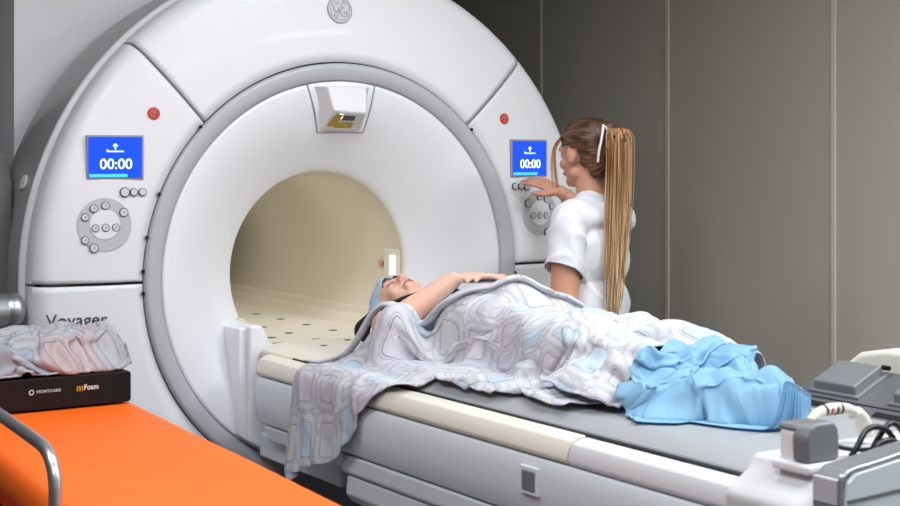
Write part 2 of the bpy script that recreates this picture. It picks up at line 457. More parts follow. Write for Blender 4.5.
def outline_band(y0, y1, ra, rb, m, name, n=128, extra=None):
    bm = bmesh.new(); P = extra or [(ra, y0), (rb, y1)]; rows = []
    for i in range(n):
        th = 2*PI*i/n
        rows.append([bm.verts.new((outer(th, r)[0], y, outer(th, r)[1])) for r, y in P])
    for i in range(n):
        a, b = rows[i], rows[(i+1) % n]
        for j in range(len(P)-1): bm.faces.new((a[j], a[j+1], b[j+1], b[j]))
    return obj(name, bm, m, scan, smooth=True)
outline_band(0, 0, 0, 0, M['edge'], 'rim_strip', extra=[(1.043, 0.09), (1.046, 0.12), (1.050, 0.165)])
outline_band(0, 0, 0, 0, M['white'], 'rim_bead', extra=[(1.045, 0.160), (1.060, 0.163), (1.066, 0.172), (1.066, 0.182), (1.060, 0.188)])
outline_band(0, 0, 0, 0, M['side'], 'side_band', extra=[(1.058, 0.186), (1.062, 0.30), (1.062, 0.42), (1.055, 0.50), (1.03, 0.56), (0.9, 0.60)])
# rear housing (tall light cover) and the lower shoulder reaching left
bm = bmesh.new(); N = 96; rw = []
for i in range(N):
    th = 2*PI*i/N; c, q = math.cos(th), math.sin(th)
    hx = 0.78 if c > 0 else 0.922; hz = 1.47 if q > 0 else 1.12
    k = min(hx/max(abs(c), 1e-6), hz/max(abs(q), 1e-6))
    rw.append([bm.verts.new(p) for p in ((c*.37, .60, CZ+q*.37), (c*k, .60, CZ+q*k), (c*k, 1.79, CZ+q*k), (c*.66, 1.79, CZ+q*.66))])
for i in range(N):
    a, b = rw[i], rw[(i+1) % N]
    for j in range(3): bm.faces.new((a[j], a[j+1], b[j+1], b[j]))
obj('rear_cover', bm, M['white'], scan)
# lower shoulder: flares from the band to the left
bm = bmesh.new()
rows = []
for z in (0.03, 1.46, 1.53, 1.549):
    rr = 0.0 if z < 1.5 else 0.03
    row = []
    for k in range(13):
        t = k/12; x = -1.02 - 1.0*t; y = 0.30 + 0.28*(1-math.cos(t*PI/2))**0.6*1.0
        row.append(bm.verts.new((x, y + rr*1.2, z)))
    row.append(bm.verts.new((-2.02, 1.6, z))); row.append(bm.verts.new((-0.9, 1.6, z)))
    rows.append(row)
for a, b in zip(rows, rows[1:]):
    n = len(a)
    for j in range(n): bm.faces.new((a[j], a[(j+1) % n], b[(j+1) % n], b[j]))
bm.faces.new(rows[-1]); bm.faces.new(rows[0][::-1])
o = obj('side_shoulder', bm, M['shoulder'], scan, smooth=True)
bm = bmesh.new(); cyl(bm, (-0.985, 0.275, 1.458), (-0.96, 0, 0.28), 0.024, 0.008, 32)
obj('side_disc', bm, M['white'], scan, bevel=0.002)
# rounded silver side roller at lower left
bm = bmesh.new(); P = [(0.0, 0.0), (0.030, 0.0), (0.046, 0.010), (0.052, 0.025), (0.052, 0.05), (0.049, 0.054), (0.052, 0.058), (0.052, 0.6)]
rows = []
for r, d in P:
    rows.append([bm.verts.new((-1.035-d, 0.13+r*math.cos(2*PI*j/40), 1.075+r*math.sin(2*PI*j/40))) for j in range(40)])
for a, b in zip(rows, rows[1:]):
    for j in range(40): bm.faces.new((a[j], a[(j+1) % 40], b[(j+1) % 40], b[j]))
bmesh.ops.remove_doubles(bm, verts=bm.verts, dist=1e-5)
obj('side_roller', bm, M['steel'], scan, smooth=True)

# camera and laser pod over the bore
pod = [(-.138, 1.783), (.122, 1.783), (.106, 1.620), (-.068, 1.620)]
bm = bmesh.new()
def quad(bm, pts): return bm.faces.new([bm.verts.new(p) for p in pts])
A = [bm.verts.new(p) for p in ((-.130, .012, 1.775), (.115, .012, 1.775), (.098, .055, 1.626), (-.060, .055, 1.626))]
B = [bm.verts.new(p) for p in ((-.070, -.026, 1.772), (.075, -.026, 1.772), (.068, -.044, 1.684), (-.056, -.044, 1.690))]
Cc = [bm.verts.new(p) for p in ((.088, .035, 1.632), (-.052, .035, 1.632))]
for f in ((A[0], A[1], B[1], B[0]), (B[0], B[1], B[2], B[3]), (A[1], A[2], Cc[0], B[2], B[1]), (A[3], A[0], B[0], B[3], Cc[1]), (B[3], B[2], Cc[0], Cc[1]), (Cc[1], Cc[0], A[2], A[3]), (A[3], A[2], A[1], A[0])):
    bm.faces.new(f)
podo = obj('camera_pod', bm, M['white'], scan, bevel=0.006, seg=2)
bm = bmesh.new()
for (x0, z0), (x1, z1) in ((pod[0], pod[3]), (pod[1], pod[2]), (pod[3], pod[2])):
    def fy(x, z):
        r = math.hypot(x, z-CZ); t = (0.6395-r)/(0.6395-0.352); return 0.15*max(t, 0)**1.7 - 0.003
    tube(bm, [(x0, fy(x0, z0), z0), ((x0+x1)/2, fy((x0+x1)/2, (z0+z1)/2), (z0+z1)/2), (x1, fy(x1, z1), z1)], 0.0028, 6, 3)
obj('pod_seam', bm, M['edge'], scan)
# underside: window and warning labels, laid on the sloping underside of the pod
def under(u, v, lift=0.0012):
    """u across -1..1, v 0 front edge .. 1 back edge"""
    f = Vector((-.056+(u+1)/2*.124, -.044, 1.690-.003*(u+1))); b = Vector((-.052+(u+1)/2*.140, .035, 1.632))
    p = f.lerp(b, v); n = Vector((0, -0.59, -0.81)); return p + n*lift
def upatch(name, u0, u1, v0, v1, m, lift, skew=0):
    bm = bmesh.new(); a = [under(u0+skew, v0, lift), under(u1+skew, v0, lift), under(u1, v1, lift), under(u0, v1, lift)]
    b = [p + Vector((0, .59, .81))*0.001 for p in a]
    va = [bm.verts.new(p) for p in a]; vb = [bm.verts.new(p) for p in b]
    for i in range(4): bm.faces.new((va[i], va[(i+1) % 4], vb[(i+1) % 4], vb[i]))
    bm.faces.new(va); bm.faces.new(vb[::-1]); obj(name, bm, m, podo)
upatch('laser_window', -.62, .86, .06, .9, M['btn'], .001)
upatch('laser_slot', -.35, .4, .22, .48, M['text'], .0022)
upatch('laser_lamp', -.6, -.35, .14, .4, M['lit'], .0024)
upatch('warning_label', -.95, -.55, .15, .82, M['yellow'], .0028, .2)
upatch('warning_label', -.55, .42, .60, .92, M['yellow'], .0028)

# fairing that carries the table under the bore
def chamf(x0, x1, z0, z1, c): return [(x0, z0), (x1, z0), (x1, z1-c), (x1-c, z1), (x0+c, z1), (x0, z1-c)]
def dock_pts(w, zt, rr=.636, n=14):
    a0 = math.asin(w/rr)
    P = [(rr*math.sin(-a0+2*a0*i/n), CZ - rr*math.cos(-a0+2*a0*i/n)) for i in range(n+1)]
    return P + zt
obj('dock_fairing', extr_y(dock_pts(.368, [(.368, 1.0), (.322, 1.0), (.285, .922), (-.285, .922), (-.322, 1.0), (-.368, 1.0)]), -0.055, 0.12), M['funnel'], scan, bevel=0.01)
obj('dock_side', extr_y(dock_pts(.394, [(.394, .992), (.32, .992), (.28, .915), (-.28, .915), (-.32, .992), (-.394, .992)]), -0.028, 0.10), M['funnel'], scan, bevel=0.006)
obj('dock_latch', bx(-.275, -.22, -.060, -.03, .925, .938), M['dark'], scan, bevel=.003)
# inside the bore: rails and flat bridge with slots
bs = [(-.268, .925), (.262, .925), (.275, .94), (.300, .975), (.322, .985), (.325, 1.008), (.338, 1.012), (.338, .99), (.30, .88), (-.30, .88)]
obj('bore_rail', extr_y([(.215, .931), (.24, .935), (.262, .958), (.272, .960), (.285, .985), (.296, .987), (.304, 1.003), (.322, 1.006), (.333, .99), (.30, .9), (.20, .9)], .12, 1.70), M['bore'], scan, bevel=.003, seg=2)
obj('bore_rail', extr_y([(-.215, .931), (-.24, .935), (-.262, .958), (-.285, .985), (-.304, 1.003), (-.322, 1.006), (-.333, .99), (-.30, .9), (-.20, .9)], .12, 1.70), M['bore'], scan, bevel=.003, seg=2)
obj('bridge', bx(-.225, .225, -.05, 1.70, .875, .930), M['sheet'], scan, bevel=.004)
for X, ys in ((.082, (.84, .63, .42, .22, 1.1, 1.35)), (-.084, (.44, .232, .03, .68, .9)), (-.19, (.15, .4, .65))):
    for y in ys: bm = bmesh.new(); cyl(bm, (X, y, .9285), (0, 0, 1), .0155, .0022, 14); obj('bridge_slot', bm, M['black'], scan)
# call panel on the right wall of the bore
a = math.radians(2)
bm = bx(-.007, .004, -.05, .05, -.058, .058); o = obj('call_panel', bm, M['rail'], scan, bevel=.004); o.location = (.333, .235, 1.146)
q = obj('lit_strip', bx(-.010, -.006, -.032, .006, -.034, .036), M['lit'], o); q.location = (0, 0, 0)
bm = bmesh.new(); cyl(bm, (.335, .315, 1.150), (-1, 0, 0), .012, .008, 24); obj('call_button', bm, M['pink'], scan)

# control panels -- screen, stop button, key dial (mirrored left and right)
def controls(s):
    def P(x, z, lift=0.0): return Vector((s*x, face_y(s*x, z) - lift, z))
    def NN(x, z): return face_n(s*x, z)
    def disc(name, x, z, r, h, m, par=None, lift=0.0, n=36, bevel=0):
        bm = bmesh.new(); p = P(x, z, lift); nn = NN(x, z); cyl(bm, p - nn*.006, nn, r, h+.006, n)
        return obj(name, bm, m, par or scan, bevel=bevel)
    cx, cz = (.787, 1.5375) if s < 0 else (.773, 1.5315)
    hw, hh = .0815, .062
    y = face_y(s*cx, cz); sl = (face_y(s*(cx+.08), cz)-face_y(s*(cx-.08), cz))/.16*s
    bm = bx(-hw-.006, hw+.006, -.006, .012, -hh-.006, hh+.006); fr = obj('screen_frame', bm, M['edge'], scan, bevel=.003); fr.location = (s*cx, y, cz); fr.rotation_euler = (0, 0, math.atan(sl))
    obj('screen', bx(-hw, hw, -.0085, .0, -hh, hh), M['screen'], fr)
    obj('status_bar', bx(-hw+.002, hw*.45, -.0095, -.008, -hh+.001, -hh+.011), M['screenbar'], fr)
    text_mesh('clock_digits', '00:00', .045, M['screentxt'], fr, (0.002, -.0092, -.022), bold=.0002)
    bm = bmesh.new(); box(bm, -.026, .026, -.0095, -.0085, .016, .0195); box(bm, -.026, -.0225, -.0095, -.0085, .0195, .024)
    box(bm, -.002, .002, -.0095, -.0085, .024, .036)
    prism(bm, [(-.009, .034), (.009, .034), (0, .043)], lambda x, z: (x, -.0095, z), lambda x, z: (x, -.0085, z))
    obj('arrow_icon', bm, M['screentxt'], fr)
    # red stop button
    rb = disc('stop_button', .664, 1.673, .0195, .004, M['red'], n=40, bevel=.0015)
    bm = bmesh.new(); p = P(.664, 1.673, .0045)
    for rr in (.0115,):
        pts = [p + Vector((math.cos(t)*rr, 0, math.sin(t)*rr)) for t in [2*PI*i/24 for i in range(25)]]
        tube(bm, pts, .0011, 6, 1)
    tube(bm, [p + Vector((-.006, 0, .003)), p + Vector((0, 0, .006)), p + Vector((.006, 0, .003))], .001, 6, 3)
    tube(bm, [p + Vector((0, 0, .005)), p + Vector((0, 0, -.007))], .001, 6, 1)
    obj('stop_symbol', bm, M['pink'], rb)
    # dial of keys
    dx, dz = .822, 1.332
    dd = disc('key_dial', dx, dz, .082, .0015, M['recess'], n=64, bevel=.001)
    disc('dial_centre', dx, dz, .046, .004, M['white'], dd, n=48, bevel=.0015)
    k = s
    keys = [(-.0625, .039, .0155), (-.003, .062, .0135), (.034, .053, .0135), (.062, .025, .0135), (.0625, -.050, .0135), (.035, -.076, .0155), (.030, -.011, .0135), (-.003, -.010, .0135), (-.036, -.010, .0135)]
    row = [(.701+.004-.703, 0, 0)]
    for ox, oz, r in keys:
        kx, kz = dx+ox*.93, dz+oz*.93
        rim = disc('key', kx, kz, r*.92, .0065, M['btnrim'], n=28, bevel=.0008)
        disc('key_cap', kx, kz, r*.76, .0078, M['btn'], rim, n=24, bevel=.0008)
        bm = bmesh.new(); p = P(kx, kz, .0082)
        tube(bm, [p + Vector((-.003, 0, -.002)), p + Vector((.001, 0, .004)), p + Vector((.003, 0, -.001))], .0007, 5, 2)
        obj('key_symbol', bm, M['btnrim'], rim)
    for i, (kx, r) in enumerate(((.760, .0165), (.732, .0135), (.705, .0135))):
        rim = disc('key', kx, 1.430, r*.92, .0065, M['btnrim'], n=28, bevel=.0008)
        disc('key_cap', kx, 1.430, r*.76, .0078, M['btn'], rim, n=24, bevel=.0008)
controls(-1); controls(1)
# round emblem at the top and the model lettering low on the left
def emblem():
    c = Vector((-.006, .0, 2.030)); c.y = face_y(c.x, c.z); nn = face_n(c.x, c.z)
    bm = bmesh.new(); cyl(bm, c - nn*.006, nn, .047, .010, 48); e = obj('emblem', bm, M['logolight'], scan, bevel=.001)
    bm = bmesh.new(); rt = nn.cross(Vector((0, 0, 1))).normalized()*-1; up = rt.cross(nn)*-1
    if up.z < 0: up = -up
    if rt.x < 0: rt = -rt
    def st(pts, r=.0016): tube(bm, [c + nn*.0045 + rt*px*.047 + up*pz*.047 for px, pz in pts], r, 6, 5)
    st([(math.cos(t)*.95, math.sin(t)*.95) for t in [2*PI*i/32 for i in range(33)]], .0016)
    for k in range(4):
        a = k*PI/2 + .5
        st([(math.cos(a+t*.9)*(.80-.05*abs(t)), math.sin(a+t*.9)*(.80-.05*abs(t))) for t in (-.75, -.4, 0, .4, .75)] + [(math.cos(a+.6)*.62, math.sin(a+.6)*.62)], .0013)
    # script letters
    st([(-.08, .38), (-.22, .52), (-.42, .40), (-.48, .1), (-.38, -.12), (-.18, -.08), (-.02, .18), (-.06, .0), (-.1, -.3), (-.3, -.5), (-.5, -.38), (-.3, -.22), (0, -.12)], .0016)
    st([(.45, .40), (.30, .52), (.14, .40), (.2, .2), (.36, .14), (.16, .08), (.06, -.15), (.16, -.42), (.42, -.48), (.56, -.28), (.46, -.1), (.32, -.2), (.38, -.3)], .0016)
    obj('emblem_script', bm, M['logo'], e)
emblem()
text_mesh('model_lettering', 'Voyager', .055, M['text'], scan, (-.905, face_y(-.905, 1.044)-.0022, 1.044), rot=(PI/2, 0, math.atan2(face_n(-.905, 1.04).x, 1)), align='CENTER')
MODEL = scan.children[-1]

# ------------------------------------------------------------------ the patient table
tab = thing('patient_table', 'long white and grey patient table docked to the scanner bore', 'table', (0, -1.4, 0))
tab_parts = []
def T(name, bm, m, parent=None, **k):
    for v in bm.verts: v.co.y += 1.4
    return obj(name, bm, m, parent or tab, **k)
YF = -2.50
# upper carriage, mirrored section
near = [(-.27, .90), (-.335, .905), (-.345, .922), (-.362, .922), (-.385, .912), (-.397, .893), (-.402, .872), (-.396, .862)]
sec = near + [(-.30, .85)] + [(.30, .85)] + [(-x, z) for x, z in near[::-1]]
T('side_rail', extr_y([(-.30, .86)] + near[1:] , -1.745, -0.165), M['rail'], smooth=False, bevel=.004, seg=2)
T('side_rail', extr_y([(.30, .86)] + [(-x, z) for x, z in near[1:]], -2.20, -0.165), M['rail'], bevel=.004, seg=2)
near2 = [(-.30, .86), (-.335, .908), (-.343, .918), (-.36, .918), (-.388, .908), (-.398, .890), (-.401, .870), (-.396, .861)]
T('rear_rail', extr_y(near2, -2.26, -1.750), M['housing'], bevel=.004, seg=2)
T('carriage', bx(-.31, .31, -2.3, -.14, .80, .905), M['white'], bevel=.008)
T('carriage_flank', extr_y([(-.31, .86), (-.400, .858), (-.408, .835), (-.404, .77), (-.392, .725), (-.385, .712), (-.30, .70)], -2.205, -.175), M['flank'], bevel=.006, seg=3)
T('carriage_flank', extr_y([(.31, .86), (.400, .858), (.408, .835), (.404, .77), (.392, .725), (.385, .712), (.30, .70)], -2.205, -.175), M['flank'], bevel=.006, seg=3)
T('carriage_nose', extr_y([(-.30, .71), (-.384, .708), (-.37, .66), (-.30, .65), (.30, .65), (.37, .66), (.384, .708), (.30, .71)], -.72, -.19), M['flank'], bevel=.006)
T('dock_arm', bx(-.34, .34, -.60, -.065, .585, .665), M['flank2'], bevel=.01)
T('dock_base', bx(-.26, .26, -.72, -.14, .03, .60), M['dark'], bevel=.01)
# lower body with layered skirts
T('skirt', extr_y([(-.30, .712), (-.389, .706), (-.392, .665), (-.386, .655), (-.30, .65)], -2.47, -.70), M['flank2'], bevel=.005)
T('skirt', extr_y([(.30, .712), (.389, .706), (.392, .665), (.386, .655), (.30, .65)], -2.47, -.70), M['flank2'], bevel=.005)
T('skirt', extr_y([(-.30, .655), (-.384, .652), (-.389, .60), (-.37, .575), (.37, .575), (.389, .60), (.384, .652), (.30, .655)], -2.47, -.72), M['flank2'], bevel=.006)
T('pedestal', bx(-.365, .365, -2.44, -.76, .03, .58), M['flank2'], bevel=.015)
o = T('release_button', bx(-.412, -.398, -1.655, -1.585, .772, .838), M['flank'], bevel=.004)
T('button_face', bx(-.415, -.409, -1.645, -1.595, .782, .828), M['mgrey'], o, bevel=.003)
# mattress: thick vinyl slab with rounded top edge
def slab(x0, x1, y0, y1, z0, z1, b=.018):
    return bx(x0, x1, y0, y1, z0, z1)
T('mattress', extr_y([(-.332, .912), (-.335, .925), (-.30, .950), (-.27, .956), (.27, .956), (.30, .950), (.335, .925), (.332, .912)], -2.24, -.60), M['mattress'], bevel=.012, seg=4)
T('head_board', extr_y([(-.335, .90), (-.333, .922), (-.29, .940), (-.24, .944), (.24, .944), (.29, .940), (.333, .922), (.335, .90)], -.595, -.062), M['sheet'], bevel=.006, seg=3)
for X, ys in ((-.06, (-.14, -.30)), (-.19, (-.22, -.38, -.5)), (.10, (-.2,))):
    for y in ys: bm = bmesh.new(); cyl(bm, (X, y, .9425), (0, 0, 1), .011, .0025, 14); T('slot', bm, M['black'])
# foot end: housing, end cap with chrome edge
T('foot_housing', extr_y([(-.385, .70), (-.405, .90), (-.385, .918), (-.345, .940), (-.328, .968), (.328, .968), (.345, .940), (.405, .90), (.385, .70)], -2.47, -2.245), M['housing'], bevel=.012, seg=3)
T('foot_flank', bx(-.402, .402, -2.47, -2.212, .66, .862), M['flank'], bevel=.012)
cap = [(-.392, .55), (-.394, .945), (-.386, .972), (-.366, .987), (-.30, .994), (-.1, 1.016), (.1, 1.016), (.30, .994), (.366, .987), (.386, .972), (.394, .945), (.392, .55)]
T('end_cap', extr_y(cap, -2.525, -2.463), M['mgrey'], bevel=.004, seg=2)
T('end_panel', extr_y([(x*.985, z-.006) for x, z in cap], -2.537, -2.52), M['flank2'], bevel=.003)
bm = bmesh.new(); tube(bm, [(x, -2.530, z) for x, z in cap], .0042, 8, 6); T('chrome_edge', bm, M['chrome'], smooth=True)
bm = bmesh.new(); box(bm, -.397, -.385, -2.524, -2.466, .925, .972); T('corner_trim', bm, M['ring'], bevel=.003)
bm = bmesh.new(); tube(bm, [(-.385, -2.538, .935), (0, -2.538, .945), (.385, -2.538, .935)], .002, 6, 8); T('panel_line', bm, M['dark'])
# grey padded handle unit on the near corner
h = T('handle_unit', extr_y([(-.346, .962), (-.346, 1.028), (-.336, 1.036), (-.278, 1.036), (-.274, 1.025), (-.274, .962)], -2.385, -2.335), M['white'], bevel=.008)
T('handle_pad', extr_y([(-.352, .974), (-.354, 1.022), (-.342, 1.042), (-.322, 1.048), (-.282, 1.048), (-.268, 1.038), (-.264, 1.02), (-.264, .974)], -2.412, -2.372), M['mgrey'], h, bevel=.013, seg=4)
T('handle_lid', bx(-.349, -.270, -2.382, -2.332, 1.030, 1.043), M['mgrey'], h, bevel=.007)
T('handle_plinth', bx(-.360, -.256, -2.420, -2.325, .955, .974), M['white'], h, bevel=.008)
# coil socket console along the far side
def slope(u, v, lift=0):  # u 0..1 along -y, v 0..1 up the slope
    return Vector((.160+.235*v, -1.815-.64*u+.02*v, .938+.115*v-.02*v*v+lift))
bm = bmesh.new(); N = 8
top = [[bm.verts.new(slope(u, v/N)) for v in range(N+1)] for u in (0, 1)]
bot = [[bm.verts.new((p.co.x, p.co.y, .90)) for p in row] for row in top]
for i in range(N):
    bm.faces.new((top[0][i], top[0][i+1], top[1][i+1], top[1][i])); bm.faces.new((bot[0][i], bot[1][i], bot[1][i+1], bot[0][i+1]))
    for k in (0, 1): bm.faces.new((top[k][i], top[k][i+1], bot[k][i+1], bot[k][i]))
for i in (0, N): bm.faces.new((top[0][i], top[1][i], bot[1][i], bot[0][i]))
con = T('socket_console', bm, M['dgrey'], bevel=.010)
def spatch(name, u0, u1, v0, v1, h, m, parent, bev=.006, inset=0, base=-.004):
    bm = bmesh.new()
    lo = [slope(u, v, base) for u, v in ((u0, v0), (u1, v0), (u1, v1), (u0, v1))]
    c = sum(lo, Vector())/4
    hi = [c + (p-c)*(1-inset) + Vector((-.35*(h-base), 0, h-base)) for p in lo]
    va = [bm.verts.new(p) for p in lo]; vb = [bm.verts.new(p) for p in hi]
    for i in range(4): bm.faces.new((va[i], va[(i+1) % 4], vb[(i+1) % 4], vb[i]))
    bm.faces.new(va[::-1]); bm.faces.new(vb)
    return T(name, bm, m, parent, bevel=bev)
for k in range(2):
    u = .07 + .375*k
    l = spatch('socket_tray', u-.015, u+.225, .40, .93, .006, M['mgrey'], con, .003)
    spatch('socket_lid', u, u+.21, .43, .90, .026, M['mgrey'], l, .006, .06)
    spatch('finger_slot', u-.03, u+.12, .20, .27, .0012, M['black'], con, .001)
    bm = bmesh.new(); p = slope(u+.20, .88, .020); cyl(bm, p, (0, -1, 0), .006, .02, 12); T('lid_hinge', bm, M['black'], con)
for v in (.04, .33):
    spatch('seam_step', 0.01, .99, v, v+.012, .0012, M['black'], con, .0004)
T('console_back', extr_x([(-1.815, .90), (-1.82, 1.03), (-1.87, 1.066), (-1.95, 1.082), (-2.45, 1.084), (-2.45, .90)], .395, .46), M['rail'], bevel=.015, seg=3)
# black opening strip between mattress and rail
bm = bmesh.new(); tube(bm, [(-.337, -2.235, .921), (-.337, -1.2, .921), (-.337, -.3, .921)], .004, 6, 1); T('rail_gap', bm, M['dark'])

# cable loops and the milky connector tube
cb = bmesh.new()
tube(cb, [(-.262, -2.33, .984), (-.245, -2.36, .992), (-.21, -2.38, .984), (-.16, -2.39, .978), (-.12, -2.40, .985)], .005, 10, 8)
tube(cb, [(-.245, -2.42, .978), (-.23, -2.425, 1.0), (-.205, -2.42, 1.022), (-.175, -2.42, 1.028), (-.14, -2.42, 1.015), (-.12, -2.42, .985), (-.16, -2.43, .976), (-.20, -2.44, .985), (-.19, -2.44, 1.0), (-.16, -2.44, 1.004), (-.12, -2.44, .99), (-.06, -2.44, .978), (0.05, -2.43, .976)], .006, 10, 8)
tube(cb, [(-.165, -2.40, .976), (-.15, -2.41, 1.01), (-.12, -2.41, 1.028), (-.09, -2.41, 1.01), (-.08, -2.41, .976)], .006, 10, 8)
tag(obj('coil_cable', cb, M['cable'], smooth=True), 'black cable looped loosely on the foot end of the patient table', 'cable')
cn = thing('connector_tube', 'milky white curved coil connector tube with printed marks beside the black cable', 'coil connector', (-.15, -2.30, .968))
bm = bmesh.new(); tube(bm, [(-.092, 0, .010), (-.082, 0, .042), (-.065, 0, .064), (-.03, 0, .076), (.02, 0, .074), (.050, -.005, .062)], .011, 14, 8)
obj('tube', bm, M['clear'], cn, smooth=True)
bm = bmesh.new(); tube(bm, [(.045, -.005, .064), (.062, -.01, .046), (.066, -.015, .014)], .018, 18, 5, flat=.8); obj('plug', bm, M['clear'], cn, smooth=True)
for i, x in enumerate((-.040, -.026, -.010, .004)):
    bm2 = bmesh.new(); tube(bm2, [(x, 0, .0745), (x+.006, 0, .0752)], .0116, 14, 1)
    obj('printed_mark', bm2, M['red'] if i == 1 else M['text'], cn, smooth=True)

# ------------------------------------------------------------------ draped cloth (simulated here, step by step)
def drape(name, m, nu, nv, init, collide, steps=220, slack=1.1, amp=.012, iters=3, seed=1, thick=.004, parent=None, bend=.25, pin=None, uvs=1.0, grav=9.8, sub=1, fric=.75, wrinkle=None):
    rng = np.random.RandomState(seed)
    U, V = np.meshgrid(np.linspace(0, 1, nu), np.linspace(0, 1, nv), indexing='ij')
    P = init(U, V).astype(float)                       # (nu, nv, 3)
    flat = P.copy()
    n = np.zeros((nu, nv))
    for k in range(7):
        a = rng.uniform(0, 2*PI); f = rng.uniform(10, 42); n += np.sin((P[..., 0]*math.cos(a)+P[..., 1]*math.sin(a))*f + rng.uniform(0, 6.28))
    def lens(di, dj):
        A = flat[:nu-di or None, :] if di else flat
        return None
    cons = []
    def add(di, dj, k):
        for par in (0, 1):
            I, J = np.meshgrid(np.arange(nu), np.arange(nv), indexing='ij')
            i2, j2 = I+di, J+dj
            ok = (i2 >= 0) & (i2 < nu) & (j2 >= 0) & (j2 < nv)
            key = (I//max(di, 1)) % 2 if di else (J//max(dj, 1)) % 2
            ok &= key == par
            a = (I*nv+J)[ok]; b = (i2*nv+j2)[ok]
            F = flat.reshape(-1, 3); L = np.linalg.norm(F[a]-F[b], axis=1)*slack
            cons.append((a, b, L, k))
    add(1, 0, 1); add(0, 1, 1); add(1, 1, .6); add(1, -1, .6); add(2, 0, bend); add(0, 2, bend)
    X = P.reshape(-1, 3).copy(); X[:, 2] += amp*n.reshape(-1)/3 + .02
    X[:, 0] += rng.normal(0, .0006, len(X)); X[:, 1] += rng.normal(0, .0006, len(X))
    O = X.copy(); dt = 1/60
    pinned = pin(U, V).reshape(-1) if pin is not None else None
    X0 = X.copy()
    for s_ in range(steps):
        vel = (X-O)*(.965 if s_ < steps*.7 else .9); vm = np.linalg.norm(vel, axis=1, keepdims=True); vel *= np.minimum(1, .02/np.maximum(vm, 1e-9))
        O = X.copy(); X = X + vel; X[:, 2] -= grav*dt*dt*.5
        for it in range(iters):
            for a, b, L, k in cons:
                d = X[b]-X[a]; l = np.linalg.norm(d, axis=1)+1e-9
                c = (d*((l-L)/l*.5*k)[:, None]); X[a] += c; X[b] -= c
            if pinned is not None: X[pinned] = X0[pinned]
        before = X.copy(); X, hit = collide(X)
        O[hit] = O[hit] + (X[hit]-O[hit])*np.array([fric, fric, 1.0])
    if wrinkle:
        G = X.reshape(nu, nv, 3); gu = np.gradient(G, axis=0); gv = np.gradient(G, axis=1)
        Nn = np.cross(gu, gv).reshape(-1, 3); Nn /= np.linalg.norm(Nn, axis=1, keepdims=True)+1e-9
        if Nn[:, 2].mean() < 0: Nn = -Nn
        A, FQ, ang = wrinkle; ff = flat.reshape(-1, 3); dsp = np.zeros(len(X))
        for i, (fx, fy, fz) in enumerate(ff.tolist()):
            q = Vector((fx*2.4, fy*2.4, seed)); wv = noise.noise(q)*2.6; m1 = max(0.0, noise.noise(Vector((fx*3.5+9, fy*3.5, seed)))+.35)
            a1 = fx*math.cos(ang)+fy*math.sin(ang); a2 = fx*math.cos(ang+1.1)+fy*math.sin(ang+1.1)
            r1 = 1-abs(math.sin(a1*FQ+wv*2)); r2 = 1-abs(math.sin(a2*FQ*.7+wv*2.6+1.7))
            dsp[i] = A*(m1*r1**2.2*1.3 + .8*max(0.0, .75-m1)*r2**2.4 + .35*noise.noise(Vector((fx*18, fy*18, seed))))
        X = X + Nn*dsp[:, None]
    me = bpy.data.meshes.new(name)
    faces = [(i*nv+j, (i+1)*nv+j, (i+1)*nv+j+1, i*nv+j+1) for i in range(nu-1) for j in range(nv-1)]
    me.from_pydata([tuple(p) for p in X], [], faces)
    uv = me.uv_layers.new(name='UV')
    du = np.zeros((nu, nv)); du[1:] = np.linalg.norm(np.diff(flat, axis=0), axis=2); du = np.cumsum(du, 0)
    dv = np.zeros((nu, nv)); dv[:, 1:] = np.linalg.norm(np.diff(flat, axis=1), axis=2); dv = np.cumsum(dv, 1)
    F = np.stack([du.mean(axis=1)[:, None] + 0*dv, -flat[..., 1]], -1).reshape(-1, 2)
    vi = np.array([l.vertex_index for l in me.loops])
    uvv = np.stack([F[vi, 0]*slack*uvs, F[vi, 1]*slack*uvs], 1)
    uv.data.foreach_set('uv', uvv.reshape(-1).astype('f'))
    o = link_mesh(name, me, m, parent)
    sm = o.modifiers.new('sm', 'SMOOTH'); sm.factor = .5; sm.iterations = 1
    so = o.modifiers.new('solid', 'SOLIDIFY'); so.thickness = thick; so.offset = 1
    if sub: ss = o.modifiers.new('sub', 'SUBSURF'); ss.levels = 1; ss.render_levels = 1
    return o
def interp(x, xs, ys): return np.interp(x, xs, ys)
ZM = .958
def mound(x, y, Y, Hc, W, pw=2.2, ph=.6, x0=0.0):
    o = np.argsort(Y); Y = np.array(Y)[o]; Hc = np.array(Hc)[o]; W = np.array(W)[o]
    h = np.interp(y, Y, Hc); w = np.interp(y, Y, W)
    return ZM + h*np.maximum(0, 1-(np.abs(x-x0)/w)**pw)**ph
def table_h(x, y):
    ax = np.abs(x)
    h = np.where(ax < .30, ZM, np.where(ax < .345, ZM-(ax-.30)*.75, np.where(ax < .385, .924, np.where(ax < .415, .924-(ax-.385)*1.2, -1))))
    return h
BY = [-.40, -.50, -.60, -.70, -.85, -1.0, -1.2, -1.37, -1.54, -1.7, -1.89, -2.0]
BH = [.06, .10, .150, .185, .218, .224, .200, .178, .150, .125, .105, .0]
BW = [.14, .20, .25, .27, .27, .265, .25, .23, .20, .185, .17, .15]
LIMBS = [((-.185, -.58, 1.045), (-.238, -.76, 1.055), .052), ((-.09, -.62, 1.06), (-.09, -1.05, 1.06), .085), ((.09, -.62, 1.06), (.09, -1.05, 1.045), .082),
         ((-.08, -1.04, 1.06), (-.105, -1.40, 1.045), .070), ((-.105, -1.40, 1.045), (-.09, -1.80, 1.0), .050),
         ((.08, -1.04, 1.045), (.10, -1.34, 1.030), .068), ((.10, -1.34, 1.035), (.105, -1.72, 1.005), .050), ((.0, -.92, 1.09), (-.02, -1.04, 1.08), .095)]
